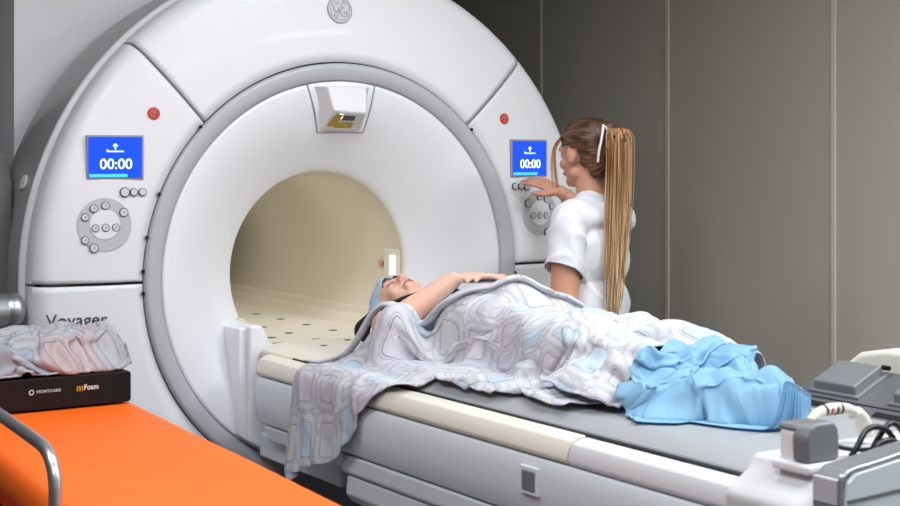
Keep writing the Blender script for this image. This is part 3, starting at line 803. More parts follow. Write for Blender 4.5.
def caps_h(x, y, caps):
    H = np.full(x.shape, -1.0)
    for a, b, r in caps:
        a = np.array(a); b = np.array(b); d = (b-a)[:2]; L2 = (d**2).sum()
        t = np.clip(((x-a[0])*d[0] + (y-a[1])*d[1])/L2, 0, 1)
        q = (x-a[0]-d[0]*t)**2 + (y-a[1]-d[1]*t)**2
        H = np.maximum(H, np.where(q < r*r, a[2]+(b[2]-a[2])*t + np.sqrt(np.maximum(0, r*r-q)), -1))
    return H
def col_body(X, lift=.008, extra=None):
    x, y = X[:, 0], X[:, 1]
    h = np.maximum(table_h(x, y), caps_h(x, y, LIMBS)) + lift
    if extra is not None: h = np.maximum(h, extra(x, y))
    z = X[:, 2]; hit = z < h
    side = hit & (x < -.36) & (h - z > .035)
    X = X.copy()
    up = hit & ~side
    X[up, 2] = h[up]; X[side, 0] = np.minimum(X[side, 0], -.42)
    # the flank below the rail
    fl = (X[:, 2] < .90) & (X[:, 0] > -.418) & (X[:, 0] < -.2)
    X[fl, 0] = -.418
    return X, hit | fl
# ------------------------------------------------------------------ people
def head(B, Mx, closed=False):
    B.M = Mx
    B.ell((0, -.012, .030), (.074, .094, .082)); B.ell((0, .028, -.030), (.056, .058, .066)); B.ell((0, .045, .022), (.058, .042, .052))
    B.ell((0, .058, -.086), (.030, .026, .022)); B.cap((-.048, .012, -.062), (-.016, .060, -.090), .022, .018); B.cap((.048, .012, -.062), (.016, .060, -.090), .022, .018)
    B.cap((0, .082, .012), (0, .104, -.026), .008, .011); B.ell((-.010, .094, -.030), (.008, .009, .007)); B.ell((.010, .094, -.030), (.008, .009, .007))
    B.ell((0, .088, -.054), (.022, .010, .006)); B.ell((0, .085, -.064), (.019, .010, .007))
    for s in (-1, 1):
        B.ell((s*.026, .078, .022), (.020, .010, .006)); B.ell((s*.036, .058, -.028), (.022, .024, .022))
        B.ell((s*.029, .072, .004), (.015, .012, .010) if closed else (.013, .008, .006))
        B.ell((s*.076, -.004, -.004), (.007, .018, .030), rot=(s*-.3, 'Z')); B.ell((s*.074, -.002, -.022), (.006, .010, .012))
def hand(B, w, d, nrm, thumb, curl=.35, spread=.14, k=1.0, curls=None):
    """w wrist, d finger direction, nrm back-of-hand normal, thumb +1/-1 side"""
    d = Vector(d).normalized(); nrm = Vector(nrm).normalized(); side = d.cross(nrm).normalized()*thumb
    nrm = side.cross(d).normalized()*thumb; w = Vector(w)
    pc = w + d*.045*k
    for q in (-.022, -.008, .008, .022):
        B.cap(w + side*q*.7*k + d*.008*k, w + side*q*1.15*k + d*.082*k, .0135*k, .0105*k, 12)
    L = [(.022, .040, .024, .020), (.0075, .044, .028, .021), (-.0075, .041, .026, .020), (-.0215, .032, .019, .018)]
    for i, (q, a, b, c) in enumerate(L):
        cu = (curls[i] if curls else curl); fd = (d + side*spread*(q/.022)*.8).normalized()
        p = w + side*q*1.15*k + d*.086*k; pts = [p]; ang = cu*.5
        for seg in (a, b, c):
            dd = fd*math.cos(ang) - nrm*math.sin(ang); p = p + dd*seg*k; pts.append(p); ang += cu
        B.chain(pts, [.0092*k, .0086*k, .0078*k, .0066*k])
    b0 = w + side*.018*k + d*.022*k; b1 = b0 + (side*.75 + d*.7 - nrm*.25).normalized()*.040*k
    b2 = b1 + (side*.35 + d*.95 - nrm*.15).normalized()*.030*k; b3 = b2 + (side*.15 + d*1.0 - nrm*.2).normalized()*.024*k
    B.chain([b0, b1, b2, b3], [.0155*k, .0115*k, .010*k, .0075*k])

# --- the patient
pat = thing('person', 'patient lying on the table under the blanket, blue cap on, hands clasped on belly', 'person', (0, -1.1, ZM))
PO = Vector((0, -1.1, ZM))
Hd = Matrix.Translation((-.005, -.388, 1.070)) @ Matrix.Rotation(-.20, 4, 'Y') @ Matrix(((-1, 0, 0, 0), (0, 0, 1, 0), (0, 1, 0, 0), (0, 0, 0, 1)))
Hd = Hd @ Matrix.Rotation(-.12, 4, 'X')
sh_ = Matrix.Translation(-PO)
B = Blob(); head(B, sh_ @ Hd, True); B.M = sh_
B.cap((0, -.44, 1.035), (0, -.56, 1.035), .054, .060)
B.ell((0, -.66, 1.05), (.165, .13, .082)); B.ell((0, -.85, 1.05), (.15, .18, .082)); B.ell((0, -1.02, 1.045), (.155, .14, .078))
B.cap((-.09, -.60, 1.05), (-.165, -.60, 1.04), .052, .052); B.cap((.09, -.60, 1.05), (.165, -.60, 1.04), .052, .052)
for s, ye in ((-1, -1.80), (1, -1.70)):
    B.cap((s*.08, -1.06, 1.03), (s*.095, -1.40, 1.02), .062, .046); B.cap((s*.095, -1.40, 1.02), (s*.09, ye, 1.0), .044, .030)
    B.cap((s*.09, ye+.01, .998), (s*.095, ye-.05, .992), .030, .026); B.cap((s*.095, ye-.04, .995), (s*.115, ye-.08, 1.022), .028, .020)
# arms, forearms rising to hands clasped over the belly
B.chain([(-.185, -.60, 1.045), (-.235, -.735, 1.055)], [.046, .044]); B.chain([(-.235, -.735, 1.055), (-.20, -.76, 1.10), (-.085, -.80, 1.185)], [.043, .040, .026])
B.chain([(.185, -.60, 1.045), (.215, -.72, 1.02), (.085, -.80, 1.175)], [.045, .036, .024])
hand(B, (-.080, -.802, 1.190), (.85, -.42, .10), (-.1, .1, 1), -1, .28, k=.92)
hand(B, (.080, -.80, 1.182), (-.85, -.22, .18), (.1, .0, 1), 1, .30, k=.92)
pb = B.build('body', M['skin'], pat, voxel=.0048, smooth=4)
# facial details: closed lids line, brows, lips
def fpt(x, y, z): return sh_ @ Hd @ Vector((x, y, z))
for s in (-1, 1):
    bm = bmesh.new(); tube(bm, [fpt(s*.016, .083, .002), fpt(s*.029, .0865, -.002), fpt(s*.043, .078, .001)], .0014, 6, 5); obj('eyelashes', bm, M['brow'], pb, smooth=True)
    bm = bmesh.new(); tube(bm, [fpt(s*.012, .090, .022), fpt(s*.028, .089, .028), fpt(s*.048, .072, .023)], .0026, 6, 5); obj('eyebrow', bm, M['brow'], pb, smooth=True)
bm = bmesh.new(); tube(bm, [fpt(-.016, .0925, -.059), fpt(0, .0985, -.058), fpt(.016, .0925, -.059)], .0028, 8, 5, flat=1); obj('lips', bm, M['lips'], pb, smooth=True)
# cap
B = Blob(); B.M = sh_ @ Hd
B.ell((0, -.022, .042), (.083, .098, .086)); B.ell((0, -.05, .03), (.080, .078, .08)); B.ell((0, .018, .046), (.068, .074, .062)); B.ell((0, .0, .0), (.084, .06, .05))
def capfn(co, n):
    q = (sh_ @ Hd).inverted() @ co
    return co + n*(.0035*math.sin(q.x*150+q.y*60) + .004*noise.noise(co*40))
cp = B.build('cap', M['cap'], pat, voxel=.005, smooth=5, fn=capfn)
bm = bmesh.new(); bm.from_mesh(cp.data); inv = (sh_ @ Hd).inverted()
g = [v for v in bm.verts if (inv @ v.co).y*.80 + (-(inv @ v.co).z)*.95 > .022]
bmesh.ops.delete(bm, geom=g, context='VERTS'); bm.to_mesh(cp.data); bm.free()
so = cp.modifiers.new('solid', 'SOLIDIFY'); so.thickness = .003
# black collar band round the neck to the chin
def ribbon(bm, pts, wid, thick, upv, k=8):
    P = smooth_path(pts, k); rows = []
    for i, p in enumerate(P):
        t = i/(len(P)-1); d = (P[min(i+1, len(P)-1)]-P[max(i-1, 0)]).normalized()
        u = Vector(upv); u = (u - d*u.dot(d)).normalized(); n = d.cross(u)
        w2 = wid*.5*(1 + .22*math.sin(t*PI*5))*(.55+.45*math.sin(PI*min(1, max(0, t*.9+.08))))
        rows.append([bm.verts.new(q) for q in (p-u*w2, p-u*w2*.5+n*thick, p+n*thick*1.3, p+u*w2*.5+n*thick, p+u*w2, p-n*thick*.6)])
    for a, b in zip(rows, rows[1:]):
        for j in range(6): bm.faces.new((a[j], a[(j+1) % 6], b[(j+1) % 6], b[j]))
    bm.faces.new(rows[0][::-1]); bm.faces.new(rows[-1])
bm = bmesh.new()
pts = [Vector(p)-PO for p in ((-.19, -.46, .985), (-.205, -.50, 1.03), (-.185, -.54, 1.082), (-.13, -.57, 1.112), (-.07, -.585, 1.130), (-.02, -.59, 1.142), (.05, -.57, 1.135), (.12, -.55, 1.11))]
ribbon(bm, pts, .078, .012, (.1, -.85, .35), 8)
obj('collar', bm, M['blacktop'], pat, smooth=True, subsurf=1)['label'] = 'black fabric collar band'
# pale blue gown over the torso
B = Blob(); B.M = sh_
B.ell((0, -.88, 1.070), (.165, .17, .106)); B.ell((0, -1.02, 1.055), (.165, .14, .088)); B.ell((0, -.74, 1.055), (.15, .09, .090))
B.build('gown', M['gown'], pat, voxel=.008, smooth=4, fn=lambda c, n: c + n*.006*noise.noise(c*22))
# sock-covered far foot that shows past the blue sheet
B = Blob(); B.M = sh_
B.cap((.09, -1.60, 1.015), (.09, -1.71, 1.003), .040, .038); B.cap((.093, -1.73, 1.003), (.105, -1.775, 1.035), .036, .032)
B.build('sock', M['sock'], pat, voxel=.006, smooth=3, fn=lambda c, n: c + n*.002*math.sin(c.x*420))

# ------------------------------------------------------------------ bedding over the patient
GX0, GY0, GS = -.60, -2.40, .01
def height_grid(objs, keep=None):
    H = np.full((120, 220), -1.0); bpy.context.view_layer.update(); dg = bpy.context.evaluated_depsgraph_get()
    for o in objs:
        ev = o.evaluated_get(dg); me = ev.to_mesh(); co = np.empty(len(me.vertices)*3, 'f'); me.vertices.foreach_get('co', co)
        mw = np.array(o.matrix_world); co = co.reshape(-1, 3) @ mw[:3, :3].T + mw[:3, 3]; ev.to_mesh_clear()
        if keep is not None: co = co[keep(co)]
        i = ((co[:, 0]-GX0)/GS).astype(int); j = ((co[:, 1]-GY0)/GS).astype(int)
        ok = (i >= 0) & (i < 120) & (j >= 0) & (j < 220); np.maximum.at(H, (i[ok], j[ok]), co[ok, 2])
    P = np.pad(H, 1, constant_values=-1.0)
    return np.max([P[a:a+120, b:b+220] for a in range(3) for b in range(3)], axis=0)
def sample(H, x, y):
    i = np.clip(((x-GX0)/GS).astype(int), 0, 119); j = np.clip(((y-GY0)/GS).astype(int), 0, 219); return H[i, j]
def kids(o): return [c for c in bpy.data.objects if c.parent == o]
H0 = height_grid([c for c in kids(pat) if c.name.split('.')[0] in ('body', 'gown', 'sock')], lambda c: (c[:, 1] < -.98))
def init_blanket(U, V):
    xn = interp(V, [0, .15, .25, .37, .45, .55, .62, 1], [-.515, -.51, -.49, -.455, -.41, -.355, -.325, -.31])
    x = .40 + (xn-.40)*U
    y0 = interp(x, [-.76, -.44, -.38, -.30, -.24, -.15, 0, .3, .4], [-.34, -.34, -.41, -.55, -.665, -.905, -1.07, -1.10, -1.10])
    y1 = interp(x, [-.74, -.32, -.2, 0, .4], [-1.60, -1.60, -1.67, -1.80, -1.77])
    y = y0 + (y1-y0)*V
    z = np.maximum(mound(x, y, BY, BH, BW), ZM) + .03
    return np.stack([x, y, z], -1)
bl = drape('patient_blanket', M['blanket'], 116, 126, init_blanket, lambda X: col_body(X, .012, lambda x, y: sample(H0, x, y)+.012), steps=170, slack=1.17, amp=.04, seed=4, fric=.85, bend=.10, wrinkle=(.021, 24, .9))
tag(bl, 'large pale printed blanket over the patient, one corner hanging down the table side', 'blanket')
# turned-back hem that follows the blanket's head-side edge
rowp = [bl.data.vertices[i*126].co.copy() for i in range(30, 92)]
bm = bmesh.new(); uvl = bm.loops.layers.uv.new('UV'); P = smooth_path([rowp[0]] + rowp[3::5] + [rowp[-1]], 6); rows = []; n = 16
for i, p in enumerate(P):
    t = i/(len(P)-1); d = (P[min(i+1, len(P)-1)]-P[max(i-1, 0)]).normalized(); s_ = d.cross(Vector((0, 0, 1))).normalized(); u_ = s_.cross(d)
    q = math.sin(PI*min(1, max(.03, t*.94+.04)))**.5; row = []
    for j in range(n):
        a = 2*PI*j/n; k = 1 + .30*noise.noise(Vector((p.x*16, p.y*16, a)))
        row.append(bm.verts.new(p + s_*math.cos(a)*.024*q*k + u_*(math.sin(a)*.010*q*k + .012)))
    rows.append(row)
for i in range(len(rows)-1):
    for j in range(n):
        f = bm.faces.new((rows[i][j], rows[i][(j+1) % n], rows[i+1][(j+1) % n], rows[i+1][j]))
        for l, (ii, jj) in zip(f.loops, ((i, j), (i, j+1), (i+1, j+1), (i+1, j))): l[uvl].uv = (ii/len(rows)*.7, jj/n*.12+.03)
bm.faces.new(rows[0][::-1]); bm.faces.new(rows[-1])
obj('rolled_hem', bm, M['blanket'], bl, smooth=True)
# folded sheet over the shins
def init_shin(U, V):
    x = .20 - .47*U; y = -1.40 - .30*V + .05*(.5-U)
    z = np.maximum(mound(x, y, BY, BH, BW), ZM) + .06
    return np.stack([x, y, z], -1)
ex = lambda x, y: np.where((np.abs(x+.17) < .11) & (np.abs(y+1.58) < .13), ZM + .080*np.sqrt(np.maximum(0, 1-((x+.17)/.11)**2))*np.sqrt(np.maximum(0, 1-((y+1.58)/.13)**2)), -1)
H1 = height_grid([bl])
sh = drape('shin_sheet', M['blanket'], 64, 44, init_shin, lambda X: col_body(X, .010, lambda x, y: np.maximum(ex(x, y), sample(H1, x, y))+.014), steps=130, slack=1.16, amp=.03, seed=9, thick=.006, fric=.8, wrinkle=(.012, 24, .4))
tag(sh, 'short pale printed sheet folded over the shins above the blue sheet', 'sheet')
# blue disposable sheet round the feet
FEET = [((-.10, -1.78, 1.0), (-.105, -1.86, 1.02), .042), ((-.13, -1.72, .99), (-.09, -1.80, 1.0), .055), ((-.19, -1.77, .972), (-.10, -1.86, .985), .058), ((-.13, -1.76, .985), (-.07, -1.92, .995), .062), ((-.08, -1.88, 1.0), (-.02, -2.0, 1.015), .052), ((.03, -1.86, .99), (.05, -1.96, 1.0), .045)]
H2 = height_grid([bl, sh] + [c for c in kids(pat) if c.name.split('.')[0] in ('body', 'sock')])
def col_feet(X):
    x, y = X[:, 0], X[:, 1]
    h = np.maximum(table_h(x, y), caps_h(x, y, FEET) + .012*np.sin(x*55+y*38)*np.sin(y*61-x*20)) + .004
    h = np.maximum(h, sample(H2, x, y) + .010)
    z = X[:, 2]; hit = z < h; X = X.copy(); X[hit, 2] = h[hit]; return X, hit
def init_blue(U, V):
    xl = interp(V, [0, .3, .7, 1], [-.26, -.27, -.17, -.095]); xr = interp(V, [0, .3, 1], [.08, .12, -.02])
    x = xr + (xl-xr)*U; y = -1.675 + .15*np.minimum(0, x)*(1-V) - .435*V
    z = np.maximum(ZM, caps_h(x, y, FEET)) + .07
    z = np.where(V > .93, 1.046 - .03*U, z)
    return np.stack([x, y, z], -1)
bs_ = drape('blue_sheet', M['blue'], 80, 88, init_blue, col_feet, steps=80, slack=1.34, amp=.08, seed=21, thick=.0012, bend=.8, fric=.85, pin=lambda U, V: V > .985)
tag(bs_, 'crumpled light blue disposable sheet wrapped over the feet on the table', 'disposable sheet')

# --- the technician
TL = Vector((.66, -.50, 0)); TR = R(20)
tech = thing('person', 'woman in white short sleeved tunic with long blonde ponytail touching the right screen', 'person', TL, TR)
Ti = (Matrix.Translation(TL) @ Matrix.Rotation(TR, 4, 'Z')).inverted()
def W(x, y, z): return Ti @ Vector((x, y, z))
Hm = Matrix.Translation((0, .025, 1.548)) @ Matrix.Rotation(-.17, 4, 'Z') @ Matrix.Rotation(-.12, 4, 'X') @ Matrix.Scale(.97, 4)
B = Blob(); head(B, Hm); B.M = Matrix.Identity(4)
B.cap((0, .012, 1.50), (0, -.012, 1.37), .049, .054)
B.ell((0, -.01, 1.335), (.155, .07, .06)); B.ell((0, 0, 1.22), (.145, .085, .15)); B.ell((0, 0, 1.05), (.125, .085, .14)); B.ell((0, -.01, .90), (.155, .10, .12))
for s in (-1, 1):
    B.cap((s*.085, -.005, .86), (s*.085, .005, .47), .078, .050); B.cap((s*.085, .005, .47), (s*.085, -.01, .10), .048, .032)
    B.cap((s*.085, -.02, .045), (s*.09, .10, .035), .032, .026)
# left arm hangs down, elbow slightly bent; forearm lies forward behind the patient
B.chain([(-.155, -.005, 1.325), (-.182, -.01, 1.08)], [.050, .046]); B.chain([(-.182, -.01, 1.08), (-.175, .12, .90)], [.045, .026])
hand(B, (-.175, .125, .893), (.1, .60, -.75), (-.95, 0, -.15), 1, .35, k=.95)
# right arm reaches to the screen
wr = W(.800, -.152, 1.412); el = W(.905, -.30, 1.275)
B.chain([(.165, 0, 1.325), el], [.046, .036]); B.chain([el, wr], [.037, .0235])
tip = W(.728, -.040, 1.468)
fd = (tip - wr).normalized()
hand(B, wr, fd, Vector((-.40, -.60, .70)), -1, .22, .24, k=.88, curls=(.12, .20, .26, .34))
tb = B.build('body', M['skin2'], tech, voxel=.0048, smooth=4)
# eyes
for s in (-1, 1):
    bm = bmesh.new(); bmesh.ops.create_icosphere(bm, subdivisions=3, radius=.0115, matrix=Hm @ Matrix.Translation((s*.029, .0745, .004))); e = obj('eye', bm, M['eye'], tb, smooth=True)
    bm = bmesh.new(); bmesh.ops.create_icosphere(bm, subdivisions=2, radius=.0055, matrix=Hm @ Matrix.Translation((s*.029, .0815, .004))); obj('iris', bm, M['iris'], e, smooth=True)
    bm = bmesh.new(); tube(bm, [Hm @ Vector((s*.012, .089, .024)), Hm @ Vector((s*.028, .088, .029)), Hm @ Vector((s*.046, .074, .025))], .0024, 6, 4); obj('eyebrow', bm, M['brow'], tb, smooth=True)
bm = bmesh.new(); tube(bm, [Hm @ Vector((-.016, .0925, -.059)), Hm @ Vector((0, .0985, -.058)), Hm @ Vector((.016, .0925, -.059))], .003, 8, 4); obj('lips', bm, M['lips'], tb, smooth=True)
bm = bmesh.new(); bmesh.ops.create_icosphere(bm, subdivisions=2, radius=.004, matrix=Hm @ Matrix.Translation((-.081, -.002, -.026))); obj('earring', bm, M['chrome'], tb, smooth=True)
# tunic: torso, then the two short sleeves
B = Blob()
B.ell((0, -.012, 1.338), (.160, .082, .058)); B.cap((-.11, -.008, 1.338), (.11, -.008, 1.338), .062, .062); B.ell((0, 0, 1.22), (.158, .103, .15)); B.ell((0, 0, 1.05), (.146, .104, .15)); B.ell((0, -.01, .90), (.166, .118, .15))
B.ell((0, .045, 1.22), (.115, .07, .07)); B.cap((0, -.005, 1.36), (0, -.008, 1.386), .058, .058); B.ell((-.145, -.005, 1.33), (.056, .058, .050)); B.ell((.145, 0, 1.33), (.056, .058, .050))
def tunfn(c, n):
    q = Vector((c.x*14, c.y*14, c.z*7)); r = 1-abs(noise.noise(Vector((c.x*9+c.z*5, c.y*9, c.z*6+c.x*6))))*2
    return c + n*(.010*max(0, r)**3 + .009*noise.noise(q))
tu = B.build('tunic', M['tunic'], tech, voxel=.006, smooth=5, fn=tunfn)
bm = bmesh.new(); bm.from_mesh(tu.data)
bmesh.ops.delete(bm, geom=[v for v in bm.verts if v.co.z < .79 or (Vector((v.co.x, v.co.y+.008)).length < .050 and v.co.z > 1.40)], context='VERTS'); bm.to_mesh(tu.data); bm.free()
so = tu.modifiers.new('solid', 'SOLIDIFY'); so.thickness = .003; so.offset = 0
for a, b, r0, r1, tl in ((Vector((-.145, -.005, 1.335)), Vector((-.180, -.010, 1.160)), .056, .060, Vector((.62, 0, 1))), (Vector((.155, 0, 1.330)), Vector((.165, 0, 1.325)).lerp(el, .70), .058, .062, None)):
    B = Blob(); B.cap(a, b, r0, r1); d = (b-a).normalized()
    sl = B.build('sleeve', M['tunic'], tu, voxel=.006, smooth=3, fn=tunfn)
    bm = bmesh.new(); bm.from_mesh(sl.data); ax = -tl.normalized() if tl else d; lim = (a.lerp(b, .96)).dot(ax)
    bmesh.ops.bisect_plane(bm, geom=bm.verts[:]+bm.edges[:]+bm.faces[:], plane_co=a.lerp(b, .96), plane_no=ax, clear_outer=True); bm.to_mesh(sl.data); bm.free()
    so = sl.modifiers.new('solid', 'SOLIDIFY'); so.thickness = .003; so.offset = 0
bm = bmesh.new(); tube(bm, [(.056*math.cos(t), .048*math.sin(t)-.002, 1.402-.012*math.sin(t)) for t in [2*PI*i/20 for i in range(21)]], .0045, 8, 3); obj('collar_band', bm, M['pink'], tu, smooth=True)
# trousers, shoes
B = Blob(); B.ell((0, -.01, .87), (.165, .108, .11))
for s in (-1, 1): B.chain([(s*.085, -.005, .84), (s*.085, .005, .47), (s*.085, -.01, .085)], [.088, .065, .055])
B.build('trousers', M['trouser'], tech, voxel=.008, smooth=4, fn=lambda c, n: c + n*.006*noise.noise(c*12))
for s in (-1, 1):
    B = Blob(); B.cap((s*.085, -.035, .045), (s*.092, .105, .036), .043, .036); B.cap((s*.085, -.02, .05), (s*.085, -.02, .08), .042, .040)
    B.build('shoe', M['shoe'], tech, voxel=.006, smooth=3, fn=lambda c, n: Vector((c.x, c.y, max(.004, c.z))))
# hair: cap of hair swept back, ponytail of long strands, loose front strand
B = Blob(); B.M = Hm
B.ell((0, -.022, .038), (.082, .100, .083)); B.ell((0, -.055, -.005), (.068, .066, .066)); B.ell((0, .02, .062), (.068, .060, .054)); B.cap((0, -.09, .06), (0, -.115, .068), .034, .026); B.ell((0, -.060, -.045), (.052, .046, .050))
hr = B.build('hair', M['hair'], tech, voxel=.0045, smooth=4, fn=lambda c, n: c + n*(.0016*math.sin(math.atan2(c.x, c.z-1.58)*46) + .002*noise.noise(Vector((c.x*60, c.y*12, c.z*60)))))
bm = bmesh.new(); bm.from_mesh(hr.data); Hi = Hm.inverted()
def hcut(v):
    q = Hi @ v.co
    return (q.y > .052 - .35*max(0, q.z-.06) and q.z < .075) or (q.y > -.004 and q.z < .030) or q.z < -.088 or (q.z < -.05 and q.y > -.05) or (abs(q.x) > .055 and q.y > -.030 and q.z < .016)
bmesh.ops.delete(bm, geom=[v for v in bm.verts if hcut(v)], context='VERTS'); bm.to_mesh(hr.data); bm.free()
so = hr.modifiers.new('solid', 'SOLIDIFY'); so.thickness = .004; so.offset = 0
rng = random.Random(5)
bm = bmesh.new()
core = [(-.004, -.085, 1.622), (-.010, -.112, 1.625), (-.018, -.122, 1.56), (-.024, -.122, 1.42), (-.034, -.120, 1.28), (-.048, -.118, 1.14), (-.062, -.118, 1.02)]
def wid(t): return .012 + .042*min(1, t*4.5)*(1 - .5*max(0, t-.55)/.45)
for k in range(230):
    a = rng.uniform(0, 2*PI); q = math.sqrt(rng.random()); ox, oy = math.cos(a)*q, math.sin(a)*q*.45
    end = rng.uniform(.82, 1.02); pts = []
    n = 9; P = smooth_path(core, 4); fr = rng.uniform(.7, 1.15) if k < 215 else rng.uniform(1.2, 1.5)
    for i in range(n):
        t = end*i/(n-1); p = P[min(len(P)-1, int(t*(len(P)-1)))]
        j = t*(len(P)-1); i0 = min(int(j), len(P)-2); p = P[i0].lerp(P[i0+1], min(1, j-i0))
        w_ = wid(t); pts.append(p + Vector((ox*w_*fr*1.1 + .003*math.sin(t*7+k), oy*w_*fr, 0)))
    r0 = rng.uniform(.0022, .0042)
    tube(bm, pts, (lambda r: (lambda t: r*(1-.8*t**3)))(r0), 5, 3)
obj('ponytail', bm, M['tail'], tech, smooth=True)
bm = bmesh.new()
for k in range(18):
    dx = rng.uniform(-.010, .010)
    tube(bm, [Hm @ Vector((-.050+dx, .045, .070)), Hm @ Vector((-.074+dx, .068, .03)), Hm @ Vector((-.078+dx*1.5, .078, -.03)), Hm @ Vector((-.066+dx*2, .088, -.105))], lambda t: .0016*(1-.7*t), 5, 4)
obj('hair_strand', bm, M['tail'], tech, smooth=True)
bm = bmesh.new(); c0 = W(.630, -.60, 1.642); c1 = W(.607, -.60, 1.520)
tube(bm, [c0, c0.lerp(c1, .35) + Vector((-.008, -.006, 0)), c0.lerp(c1, .7) + Vector((-.010, -.004, 0)), c1], .0042, 8, 6); tube(bm, [c0 + Vector((.012, 0, -.004)), c0 + Vector((.020, -.008, -.04)), c0 + Vector((.016, -.006, -.075))], .003, 8, 5)
obj('hair_clip', bm, M['white'], tech, smooth=True)
bm = bmesh.new(); a_ = wr.lerp(el, .10); d_ = (el-wr).normalized(); s1 = d_.orthogonal().normalized(); s2 = d_.cross(s1)
tube(bm, [a_ + s1*math.cos(t)*.0265 + s2*math.sin(t)*.0265 for t in [2*PI*i/24 for i in range(25)]], .0022, 8, 2); obj('bracelet', bm, M['pink'], tech, smooth=True)

# ------------------------------------------------------------------ orange stretcher in the foreground
gur = thing('stretcher', 'orange vinyl stretcher with a bent steel side rail in the foreground', 'stretcher', (-1.226, -1.2, 0), -.062)
def gx(name, bm, m, **k): return obj(name, bm, m, gur, **k)
def pad_fn():
    bm = bmesh.new(); nx, ny = 30, 90; rows = []
    for i in range(nx+1):
        u = i/nx*2-1; row = []
        for j in range(ny+1):
            v = j/ny; x = u*.252; y = 1.03 - 2.3*v
            e = min(1, (1-abs(u))*.252/.028, min(v, 1-v)*2.3/.028); z = .862 + .018*math.sqrt(max(0, 1-(1-e)**2))
            z += .0012*math.sin(y*70+4*noise.noise(Vector((x*3, y*2, 0))))*max(0, noise.noise(Vector((x*4+3, y*4, 1)))+.2) + .003*noise.noise(Vector((x*3, y*3, 5)))
            row.append(bm.verts.new((x, y, z)))
        rows.append(row)
    for a, b in zip(rows, rows[1:]):
        for j in range(ny): bm.faces.new((a[j], b[j], b[j+1], a[j+1]))
    be = [e for e in bm.edges if e.is_boundary]; r = bmesh.ops.extrude_edge_only(bm, edges=be)
    nv = [x for x in r['geom'] if isinstance(x, bmesh.types.BMVert)]
    for v in nv: v.co.z = .800
    bmesh.ops.holes_fill(bm, edges=[e for e in bm.edges if e.is_boundary], sides=0)
    return bm
gx('pad', pad_fn(), M['orange'], smooth=True)
gx('base_board', bx(-.245, .245, -1.25, 1.01, .78, .80), M['dark'], bevel=.004)
for sx in (-1, 1):
    bm = bmesh.new(); tube(bm, [(sx*.262, 1.02, .775), (sx*.262, -1.26, .775)], .018, 12, 1); gx('side_bar', bm, M['orange_d'], smooth=True)
    bm = bmesh.new(); tube(bm, [(sx*.262, 1.02, .30), (sx*.262, -1.26, .30)], .018, 12, 1); gx('side_bar', bm, M['steel'], smooth=True)
    for y in (.85, -1.08):
        bm = bmesh.new(); tube(bm, [(sx*.262, y, .775), (sx*.262, y, .14)], .019, 12, 1); l = gx('leg', bm, M['steel'], smooth=True)
        bm = bmesh.new(); cyl(bm, (sx*.262-.014, y, .07), (1, 0, 0), .069, .028, 28); obj('wheel', bm, M['black'], l, bevel=.006)
for y in (.85, -.10, -1.08):
    bm = bmesh.new(); tube(bm, [(-.262, y, .76), (.262, y, .76)], .015, 10, 1); gx('cross_bar', bm, M['steel'], smooth=True)
for sx, z1 in ((-1, 1.0),):
    x = sx*.266
    bm = bmesh.new(); tube(bm, [(x, .56, .78), (x, .56, .92), (x, .555, .97), (x, .53, .995), (x, .48, 1.0), (x, .1, 1.0), (x, -.33, .998), (x, -.42, .992), (x, -.462, .975), (x, -.482, .945), (x, -.488, .89), (x, -.488, .70)], .0125, 14, 6)
    gx('side_rail', bm, M['steel'], smooth=True)
    for y in (.30,):
        bm = bmesh.new(); tube(bm, [(x, y, .998), (x, y, .74)], .008, 10, 1); gx('rail_post', bm, M['steel'], smooth=True)
    bm = bmesh.new(); tube(bm, [(x, .56, .74), (x, -.488, .74)], .011, 10, 1); gx('rail_bar', bm, M['steel'], smooth=True)

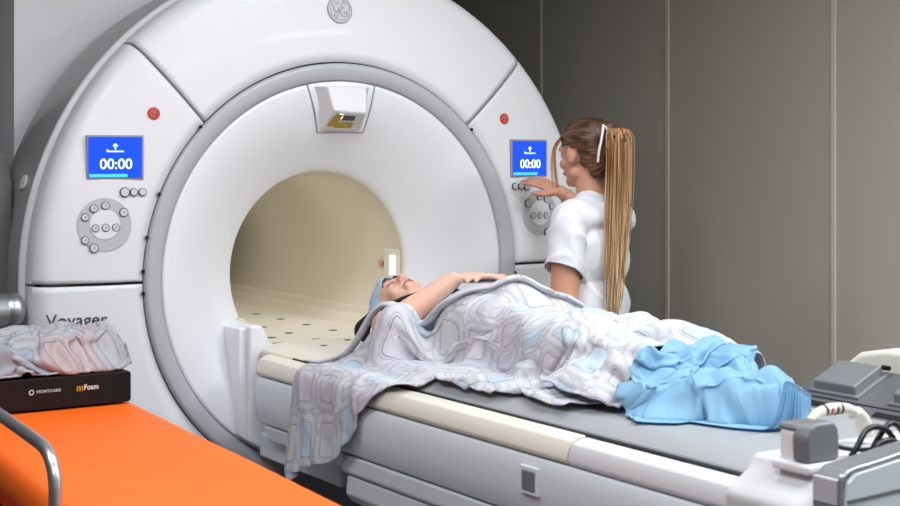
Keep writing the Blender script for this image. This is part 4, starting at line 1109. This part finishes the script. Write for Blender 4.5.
# black padded box on the stretcher, with the bundled blanket on top
bxo = thing('foam_box', 'flat black box with white and yellow print lying on the orange stretcher', 'box', (-1.19, -.38, .8860))
def rr(x0, x1, z0, z1, r, n=6):
    o = []
    for cx, cz, a0 in ((x1-r, z1-r, 0), (x0+r, z1-r, 90), (x0+r, z0+r, 180), (x1-r, z0+r, 270)):
        for i in range(n+1): a = R(a0+90*i/n); o.append((cx+r*math.cos(a), cz+r*math.sin(a)))
    return o
obj('case', extr_y(rr(-.25, .236, 0, .082, .009), -.180, .16), M['black'], bxo, bevel=.003)
text_mesh('print', 'MORITCARE', .0105, M['btn'], bxo, (-.050-.0, -.1805, .047), sx=1.1, align='LEFT')
bxo.children[-1].location.x = -.020
bm = bmesh.new(); tube(bm, [(-.033+.0058*math.cos(t), -.1806, .047+.0058*math.sin(t)) for t in [2*PI*i/16 for i in range(17)]], .0014, 6, 1); obj('round_mark', bm, M['btn'], bxo)
text_mesh('print', 'm', .026, M['yellow'], bxo, (.086, -.1805, .048), align='LEFT', bold=.0006)
text_mesh('print', 'Foam', .020, M['btn'], bxo, (.106, -.1805, .048), align='LEFT', sx=.9, bold=.0004)

bun = thing('folded_blanket', 'crumpled pale printed blanket bundled on top of the black box', 'blanket', (-1.23, -.40, .970))
BCAP = [((-1.62, -.40, 1.005), (-1.12, -.38, 1.005), .068), ((-1.60, -.50, .995), (-1.20, -.49, 1.0), .048), ((-1.20, -.46, 1.012), (-.985, -.43, 1.012), .062), ((-1.6, -.38, 1.036), (-1.04, -.40, 1.026), .050)]
def col_bun(X):
    x, y = X[:, 0], X[:, 1]; h = np.maximum(caps_h(x, y, BCAP) + .014*np.sin(x*40+y*30)*np.sin(y*55-x*15), .974); z = X[:, 2]; hit = z < h; X = X.copy(); X[hit, 2] = h[hit]
    X[:, 0] = np.minimum(X[:, 0], -.918); X[:, 1] = np.maximum(X[:, 1], -.565)
    return X, hit
def init_bun(U, V):
    x = -1.62 + .712*U; k = 1-.35*np.maximum(0, U-.7)/.3; y = -.40 + (V-.5)*.36*k
    return np.stack([x, y, np.maximum(caps_h(x, y, BCAP), .98) + .04], -1)
cr = drape('crumpled_cloth', M['bundle'], 110, 70, init_bun, col_bun, steps=80, slack=1.55, amp=.10, seed=33, thick=.005, bend=.4, fric=.9)
cr.parent = bun; cr.location = (1.23, .40, -.970)
